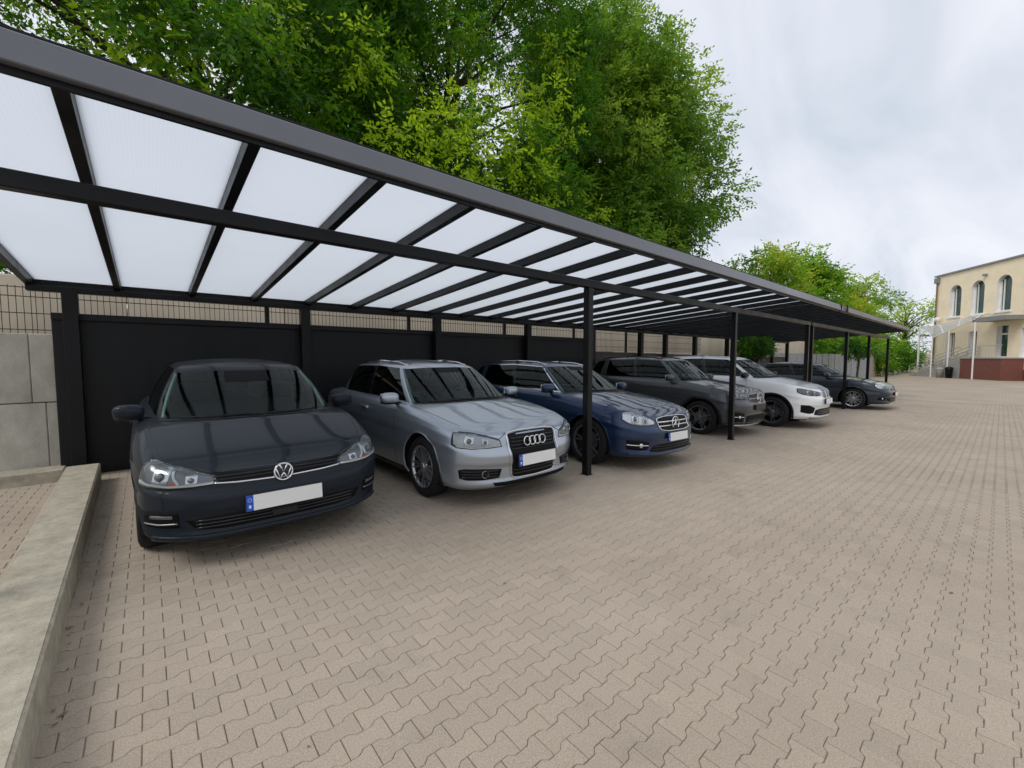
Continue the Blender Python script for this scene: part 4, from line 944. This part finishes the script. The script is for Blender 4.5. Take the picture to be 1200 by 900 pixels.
def front_gap(car, root, pts):
    for sd in (-1, 1): strip(car, pts, .006, .0016, sd, 40, .004).build('hood_gap', M_black, root)
def face_hatch(car, root, sp):
    zo = car.at
    D = -.052
    front_gap(car, root, [(0, .716 + D), (.30, .720 + D), (.46, .718 + D), (.60, .750 + D), (.76, .792 + D)])
    gr = sympatch(car, root, 'grille', [(0, .700 + D), (.30, .708 + D), (.47, .722 + D)], [(0, .628 + D), (.30, .638 + D), (.445, .655 + D)], .003, .02, M_void)
    slats(car, root, gr, 0, .45, [.668 + D, .690 + D], .010, .007, M_black, -.0)
    t = [(-.45, .650 + D), (-.30, .638 + D), (0, .630 + D), (.30, .638 + D), (.45, .650 + D)]; strip(car, t, .011, .010, 1, 40, .014).build('chrome_strip', M_chrome, gr, True)
    lamp(car, root, [(.43, .694 + D), (.60, .738 + D), (.76, .780 + D), (.92, .812 + D), (.985, .815 + D)], [(.42, .655 + D), (.58, .636 + D), (.74, .634 + D), (.90, .650 + D), (.985, .678 + D)], [(.59, .682 + D, .034, None), (.80, .716 + D, .054, None)], [[(.45, .655 + D), (.58, .648 + D), (.72, .650 + D), (.88, .668 + D), (.97, .69 + D)], [(.665, .66 + D), (.70, .70 + D), (.715, .745 + D)]], (.675, .735, .670 + D, .024), M_lampin)
    p = car.front(.668 + D); yb = p[1] - .022; em = MB().torus((0, yb, .668 + D), (0, 1, -.12), .062, .0075, 40, 8).build('emblem', M_chrome, root, True)
    MB().disc((0, yb + .012, .668 + D), (0, -1, .12), .060, .008).build('emblem_back', M_gloss, em, True)
    def bar(mb, a, b, w_=.0062):
        a, b = Vector((a[0], yb - .002 + (a[1]) * -.12 * -1 * 0, .668 + D + a[1])), Vector((b[0], yb - .002, .668 + D + b[1])); mb.tube([a, b], w_, 6)
    mb = MB(); bar(mb, (-.026, .054), (-.002, .004)); bar(mb, (.026, .054), (.002, .004)); mb.build('emblem_v', M_chrome, em, True)
    mb = MB(); bar(mb, (-.052, .030), (-.024, -.048)); bar(mb, (.052, .030), (.024, -.048)); bar(mb, (-.024, -.048), (0, -.006)); bar(mb, (.024, -.048), (0, -.006)); mb.build('emblem_w', M_chrome, em, True)
    plate(car, root, .435, -.004)
    it = sympatch(car, root, 'lower_intake', [(0, .375), (.45, .375), (.62, .365)], [(0, .275), (.40, .275), (.56, .295)], .003, .02, M_void)
    slats(car, root, it, 0, .56, [.300, .325, .350], .012, .010, M_gloss)
    MB().box(-.09, .09, float(car.front(.32)[1]) - .018, float(car.front(.32)[1]), .295, .350, bev=.006).build('radar_cover', M_black, it)
    fg = sidepatch(car, root, 'fog_recess', [(.66, .425), (.80, .43), (.93, .42)], [(.66, .315), (.80, .318), (.93, .33)], .003, .02, M_void)
    for sd, f in zip((-1, 1), fg):
        patch(car, [(.70, .404), (.86, .406)], [(.70, .380), (.86, .382)], .006, .012, 10, 4, sd).build('fog_lamp', M_lampin, f, True)
        strip(car, [(.67, .345), (.80, .342), (.93, .35)], .009, .010, sd, 16, .012).build('chrome_strip', M_alloyd, f, True)
    sympatch(car, root, 'bumper_lip', [(0, .245), (.5, .245), (.86, .262)], [(0, .222), (.5, .222), (.86, .238)], .016, .03, sp['paint'], 40, 4)
def face_rings(car, root, sp):
    front_gap(car, root, [(.345, .735), (.44, .686), (.58, .727), (.74, .757), (.90, .769)])
    top = [(0, .735), (.20, .733), (.33, .722)]; bot = [(0, .285), (.18, .287), (.285, .30)]
    gr = sympatch(car, root, 'grille', top, bot, .004, .02, M_void, 36, 16)
    slats(car, root, gr, 0, .30, [.33, .365, .575, .61, .645, .68], .013, .012, M_gloss)
    frame_loop(car, gr, 'grille_frame', [(0, .742), (.20, .740), (.325, .732), (.350, .705), (.335, .52), (.305, .31), (.27, .284), (0, .278)], .0085, .004, M_chrome)
    p = car.front(.635); em = MB()
    for k in range(4): em.torus((-.105 + .07 * k, p[1] - .022 - (.003 if k % 2 else 0), .642), (0, 1, -.15), .044, .0065, 32, 8)
    em.build('emblem', M_chrome, gr, True)
    plate(car, root, .465, -.016)
    lamp(car, root, [(.44, .672), (.58, .715), (.74, .745), (.90, .757), (.96, .752)], [(.42, .618), (.58, .610), (.74, .610), (.90, .622), (.955, .645)], [(.60, .665, .034, M_chrome), (.77, .682, .045, M_chrome)], [[(.44, .628), (.58, .620), (.74, .620), (.90, .632)]], None, M_lampmid)
    it = sidepatch(car, root, 'side_intake', [(.42, .395), (.62, .41), (.82, .415), (.88, .40)], [(.45, .31), (.62, .30), (.80, .302), (.87, .32)], .003, .02, M_void)
    for sd, f in zip((-1, 1), it):
        for z in (.33, .357, .385): strip(car, [(.46, z - .002), (.86, z + .003)], .010, .010, sd, 14, .012).build('slat', M_gloss, f, True)
        c = car.at(np.array(.60 * sd), np.array(.355), .004); MB().torus(c, (sd * .2, -1, 0), .034, .006, 24, 6).build('fog_lamp', M_alloyd, f, True)
    sympatch(car, root, 'lower_intake', [(0, .262), (.35, .262), (.52, .268)], [(0, .222), (.35, .222), (.50, .232)], .004, .02, M_void, 36, 4)
def star(car, root, z, r):
    p = car.front(z); y_ = p[1] - .026; em = MB().torus((0, y_, z), (0, 1, -.1), r, r * .085, 40, 8).build('emblem', M_chrome, root, True); mb = MB()
    for k in range(3):
        t = math.pi / 2 + k * 2 * math.pi / 3; tip = Vector((math.cos(t) * r, y_, z + math.sin(t) * r)); 
        for s_ in (-1, 1):
            b = Vector((math.cos(t + s_ * math.pi / 3) * r * .16, y_, z + math.sin(t + s_ * math.pi / 3) * r * .16))
            mb.add([tip, b, Vector((0, y_ - .010, z))], [(0, 1, 2) if s_ > 0 else (0, 2, 1)])
    mb.build('star', M_chrome, em)
def face_star(car, root, sp):
    dz = sp.get('dz', 0); suv = sp.get('suv', False)
    top = [(0, .715 + dz), (.25, .712 + dz), (.40, .695 + dz)]; bot = [(0, .545 + dz), (.22, .545 + dz), (.36, .565 + dz)]
    gr = sympatch(car, root, 'grille', top, bot, .004, .02, M_void, 36, 12)
    frame_loop(car, gr, 'grille_frame', [(0, .722 + dz), (.25, .719 + dz), (.395, .704 + dz), (.415, .675 + dz), (.375, .56 + dz), (.22, .538 + dz), (0, .537 + dz)], .0075, .006, M_chrome if not suv else M_alloy)
    if suv:
        mb = MB()
        for zi, z in enumerate(np.arange(.565, .71, .024)):
            for a in np.arange(-.36, .37, .040):
                a_ = a + (.02 if zi % 2 else 0)
                if abs(a_) > .365 or abs(a_) < .10: continue
                p = car.at(np.array(a_), np.array(z + dz), .012); mb.box(p[0] - .009, p[0] + .009, p[1] - .004, p[1] + .008, p[2] - .005, p[2] + .005)
        tag(mb.build('grille_studs', M_chrome, gr), kind='stuff')
        slats(car, root, gr, 0, .38, [.632 + dz], .016, .012, M_alloy)
    else: slats(car, root, gr, 0, .385, [.600 + dz, .655 + dz], .018, .014, M_chrome)
    star(car, gr, .632 + dz, .088)
    plate(car, root, .455 + dz, -.006, dark=suv)
    lamp(car, root, [(.47, .672 + dz), (.58, .722 + dz), (.74, .765 + dz), (.90, .79 + dz), (.98, .78 + dz)], [(.46, .635 + dz), (.58, .622 + dz), (.72, .625 + dz), (.88, .648 + dz), (.975, .70 + dz)], [(.63, .675 + dz, .038, M_drl), (.79, .702 + dz, .048, M_drl)], None, None, M_refl if not suv else M_lampin)
    it = sympatch(car, root, 'lower_intake', [(0, .365 + dz * .6), (.34, .365 + dz * .6), (.50, .35 + dz * .6)], [(0, .262), (.36, .262), (.56, .275)], .003, .02, M_void)
    slats(car, root, it, 0, .50, [.30, .335], .010, .010, M_gloss)
    sd_ = sidepatch(car, root, 'side_intake', [(.56, .40 + dz * .6), (.72, .43 + dz * .6), (.90, .435 + dz * .6)], [(.60, .30), (.72, .295), (.90, .31)], .003, .02, M_void)
    for sd, f in zip((-1, 1), sd_): strip(car, [(.58, .358 + dz * .4), (.74, .362 + dz * .4), (.90, .37 + dz * .4)], .012, .012, sd, 14, .014).build('chrome_strip', M_chrome, f, True); c = car.at(np.array(.70 * sd), np.array(.36 + dz * .4), .004); MB().disc(c, (sd * .3, -1, 0), .03, .014).build('fog_lamp', M_refl, f, True)
    sympatch(car, root, 'bumper_lip', [(0, .250), (.5, .250), (.90, .262)], [(0, .225), (.5, .225), (.90, .236)], .018, .03, M_chrome if suv else sp['paint'], 40, 4)
def face_kidney(car, root, sp):
    dz = sp.get('dz', 0)
    for sd in (-1, 1):
        k_ = patch(car, [(.018, .775 + dz), (.09, .79 + dz), (.20, .775 + dz), (.225, .74 + dz)], [(.018, .635 + dz), (.09, .622 + dz), (.18, .632 + dz), (.215, .67 + dz)], .008, .03, 16, 8, sd).build('grille', M_gloss, root, True)
        for a in (.05, .085, .12, .155, .19): strip(car, [(a, .765 + dz), (a - .004, .645 + dz)], .009, .016, sd, 8, .014).build('slat', M_alloyd, k_, True)
        q = [(.014, .78 + dz), (.09, .797 + dz), (.20, .783 + dz), (.232, .745 + dz), (.222, .67 + dz), (.185, .626 + dz), (.09, .615 + dz), (.014, .628 + dz)]; frame_loop(car, k_, 'grille_frame', [(a * sd, z) for a, z in q], .0065, .010, M_chrome, True, False)
    lamp(car, root, [(.34, .735 + dz), (.52, .765 + dz), (.74, .80 + dz), (.92, .825 + dz), (1.0, .82 + dz)], [(.335, .675 + dz), (.52, .668 + dz), (.72, .678 + dz), (.88, .70 + dz), (.99, .745 + dz)], [(.56, .712 + dz, .036, M_drl), (.75, .735 + dz, .044, M_drl)], None, None, M_lampin)
    plate(car, root, .545 + dz, -.006)
    it = sympatch(car, root, 'lower_intake', [(0, .45), (.38, .45), (.56, .43)], [(0, .30), (.40, .30), (.60, .32)], .003, .02, M_void)
    slats(car, root, it, 0, .54, [.335, .375, .41], .012, .010, M_gloss)
    sidepatch(car, root, 'side_intake', [(.58, .47), (.74, .53), (.92, .535)], [(.62, .36), (.74, .345), (.92, .38)], .003, .02, M_void)
    sympatch(car, root, 'bumper_lip', [(0, .278), (.5, .278), (.70, .29)], [(0, .235), (.5, .235), (.70, .245)], .016, .03, M_alloy, 40, 4)
    p = car.at(np.array(0.0), np.array(.845 + dz), .004); em = MB().disc((p[0], p[1] + .02, float(car.deckz(0, p[1] + .03)) + .0), (0, -.7, .7), .038, .010).build('emblem', M_blue, root, True)
def face_sedan(car, root, sp):
    gr = sympatch(car, root, 'grille', [(0, .735), (.22, .73), (.34, .715)], [(0, .60), (.22, .603), (.31, .62)], .005, .02, M_gloss, 30, 8)
    for a in np.arange(-.29, .30, .048): strip(car, [(a, .715), (a * .95, .625)], .008, .012, 1, 6, .014).build('slat', M_alloyd, gr, True)
    frame_loop(car, gr, 'grille_frame', [(0, .742), (.22, .738), (.335, .725), (.35, .705), (.315, .612), (.22, .594), (0, .592)], .008, .008, M_chrome)
    lamp(car, root, [(.40, .715), (.56, .745), (.74, .778), (.92, .80), (1.0, .795)], [(.39, .645), (.56, .638), (.74, .645), (.90, .668), (.99, .72)], [(.58, .688, .036, M_drl), (.77, .712, .046, M_drl)], None, None, M_refl)
    plate(car, root, .50, -.006)
    it = sympatch(car, root, 'lower_intake', [(0, .40), (.45, .40), (.62, .385)], [(0, .27), (.45, .27), (.58, .29)], .003, .02, M_void); slats(car, root, it, 0, .56, [.30, .335, .37], .011, .010, M_gloss)
    sd_ = sidepatch(car, root, 'side_intake', [(.68, .40), (.80, .41), (.92, .405)], [(.68, .32), (.80, .318), (.92, .33)], .003, .02, M_void)
    for sd, f in zip((-1, 1), sd_): c = car.at(np.array(.79 * sd), np.array(.365), .004); MB().disc(c, (sd * .4, -1, 0), .028, .012).build('fog_lamp', M_refl, f, True)
FP = [(0, .11), (.06, .035), (.10, .02), (.20, .03), (.40, .022), (.46, .002), (.60, .0), (.68, .008), (.74, .040), (.86, .058), (.92, .070), (.965, .092), (1, .14)]
FP_A = [(0, .10), (.06, .03), (.12, .018), (.18, .03), (.40, .026), (.46, .004), (.60, .0), (.66, .012), (.72, .034), (.88, .05), (.94, .066), (.97, .085), (1, .13)]
def gh(W, yw, yr, L, H, zr0=-.045, wag=0.0, bx=.86, tx=.62, cut=0.0):
    b = W * bx; t = W * tx; e = L - .42 - cut
    gb = [(0, yw), (.45 * b, yw + .035), (.86 * b, yw + .20), (.945 * b, yw + .40), (b, yw + 1.30), (b, yw + 1.38), (.985 * b, yw + 2.22), (.86 * b, e - .06), (.5 * b, e + .03), (0, e + .05)]
    y2 = e - .55 + wag
    gt = [(0, yr, H - .055), (.5 * t, yr + .015, H - .058), (.92 * t, yr + .085, H - .072), (.975 * t, yr + .22, H - .06), (t, yr + .75, H - .035), (t, yr + .83, H - .034), (.985 * t, yr + 1.55, H - .055), (.90 * t, y2 - .12, H - .10), (.5 * t, y2, H - .095), (0, y2 + .02, H - .09)]
    return gb, gt
def spec(**k):
    gb, gt = gh(k['W'], k['yw'], k['yr'], k['L'], k['H'], wag=k.get('wag', 0), bx=k.get('bx', .86), tx=k.get('tx', .62), cut=k.get('cut', 0)); k['gb'], k['gt'] = gb, gt
    k.setdefault('fp', FP); h = k['hood']; hw = k['belt']; L = k['L']; yw = k['yw']
    dh = hw - .03 - h; k.setdefault('zt', [(y_, h + dh * (1 - (1 - y_ / yw) ** 1.18)) for y_ in (0, .06, .14, .26, .42, .6, .8)] + [(yw, hw - .03), (yw + .5, hw), (L * .6, hw + .03), (L - .6, hw + .05), (L - .1, hw + .02), (L, hw)])
    k.setdefault('crown', [(0, 0), (.15, .002), (.4, .018), (.7, .035), (yw, .05), (yw + .5, .055), (L - .5, .05), (L, 0)])
    return k
S_hatch = spec(W=.895, L=4.02, H=1.47, hood=.675, belt=.955, yw=.98, yr=1.66, yf=.84, wb=2.50, paint=paint('slate blue paint', (.013, .018, .025), .0, .5, .38, .1), face=face_hatch, crease=[], crown=[(0, 0), (.15, .001), (.4, .010), (.7, .020), (.98, .030), (1.5, .04), (3.5, .04), (4.02, 0)], spokes=5, bow=.82, wsj=9, wag=.28, R=.32, mx=.0)
S_rings = spec(W=.885, L=4.28, H=1.45, hood=.745, belt=.955, yw=1.10, yr=1.82, yf=.88, wb=2.58, fp=FP_A, paint=paint('silver blue paint', (.40, .445, .50), .75, .32), face=face_rings, crease=[(.46, .66, .002, .12)], spokes=8, twin=True, bow=.85, R=.325, rim=.228, rails=True, cut=.12, wag=.05)
S_estate = spec(W=.925, L=4.62, H=1.475, hood=.735, belt=.985, yw=1.22, yr=1.98, yf=.88, wb=2.85, paint=paint('navy paint', (.010, .032, .088), .5), face=face_star, crease=[(.46, .66, .002, .12)], spokes=5, twin=True, rimmat=M_alloyd, bow=.95, R=.335, rim=.24, rails=True, chrome_line=True, wag=.30)
S_suv = spec(W=.945, L=4.55, H=1.66, hood=.895, belt=1.12, yw=1.12, yr=1.82, yf=.86, wb=2.82, zb=.24, dz=.155, suv=True, paint=paint('graphite paint', (.075, .080, .085), .6), face=face_star, crease=[(.46, .66, .002, .12)], spokes=5, twin=True, rimmat=M_alloyd, bow=.95, R=.36, rim=.255, lip=.05, lipmat=M_black, wag=.30, sill=.12, handle=None)
S_suv['scale'] = 1.0; S_suv['handle'] = S_suv['paint']; S_suv['rails'] = True; S_suv['railmat'] = M_black
S_white = spec(W=.915, L=4.38, H=1.60, hood=.865, belt=1.08, yw=1.02, yr=1.78, yf=.84, wb=2.68, zb=.22, dz=.06, paint=paint('white paint', (.78, .79, .80), 0, .3), face=face_kidney, crease=[(.46, .66, .002, .12)], spokes=5, twin=True, rimmat=M_alloyd, bow=.95, R=.345, rim=.245, lip=.035, lipmat=M_black, wag=.25, sill=.10, mirmat=M_gloss, rails=True)
S_last = spec(W=.91, L=4.62, H=1.47, hood=.76, belt=.985, yw=1.18, yr=1.95, yf=.90, wb=2.80, paint=paint('ink blue paint', (.022, .030, .042), .5), face=face_sedan, crease=[(.46, .66, .002, .12)], spokes=8, twin=True, bow=.95, R=.33, rim=.235, cut=.15)
S_white['scale'] = 1.07; S_last['scale'] = 1.07
CARS = [
 ('hatchback_car', S_hatch, (.76, 3.52), R_(0), 'dark slate hatchback parked beside the low concrete wall'),
 ('sedan_car', S_rings, (3.02, 3.12), R_(0), 'silver blue car with four ring emblem and tall framed grille'),
 ('estate_car', S_estate, (5.55, 2.92), R_(0), 'navy blue estate car with two chrome grille bars and chrome window trim'),
 ('suv_car', S_suv, (9.67, 3.27), R_(0), 'graphite grey sport utility car with studded grille between navy and white cars'),
 ('crossover_car', S_white, (12.2, 2.66), R_(0), 'white crossover car with twin rounded grilles'),
 ('sedan_car', S_last, (18.85, 2.27), R_(0), 'ink blue sedan parked last in the row under the far carport'),
]
for a_ in CARS: build_car(*a_)
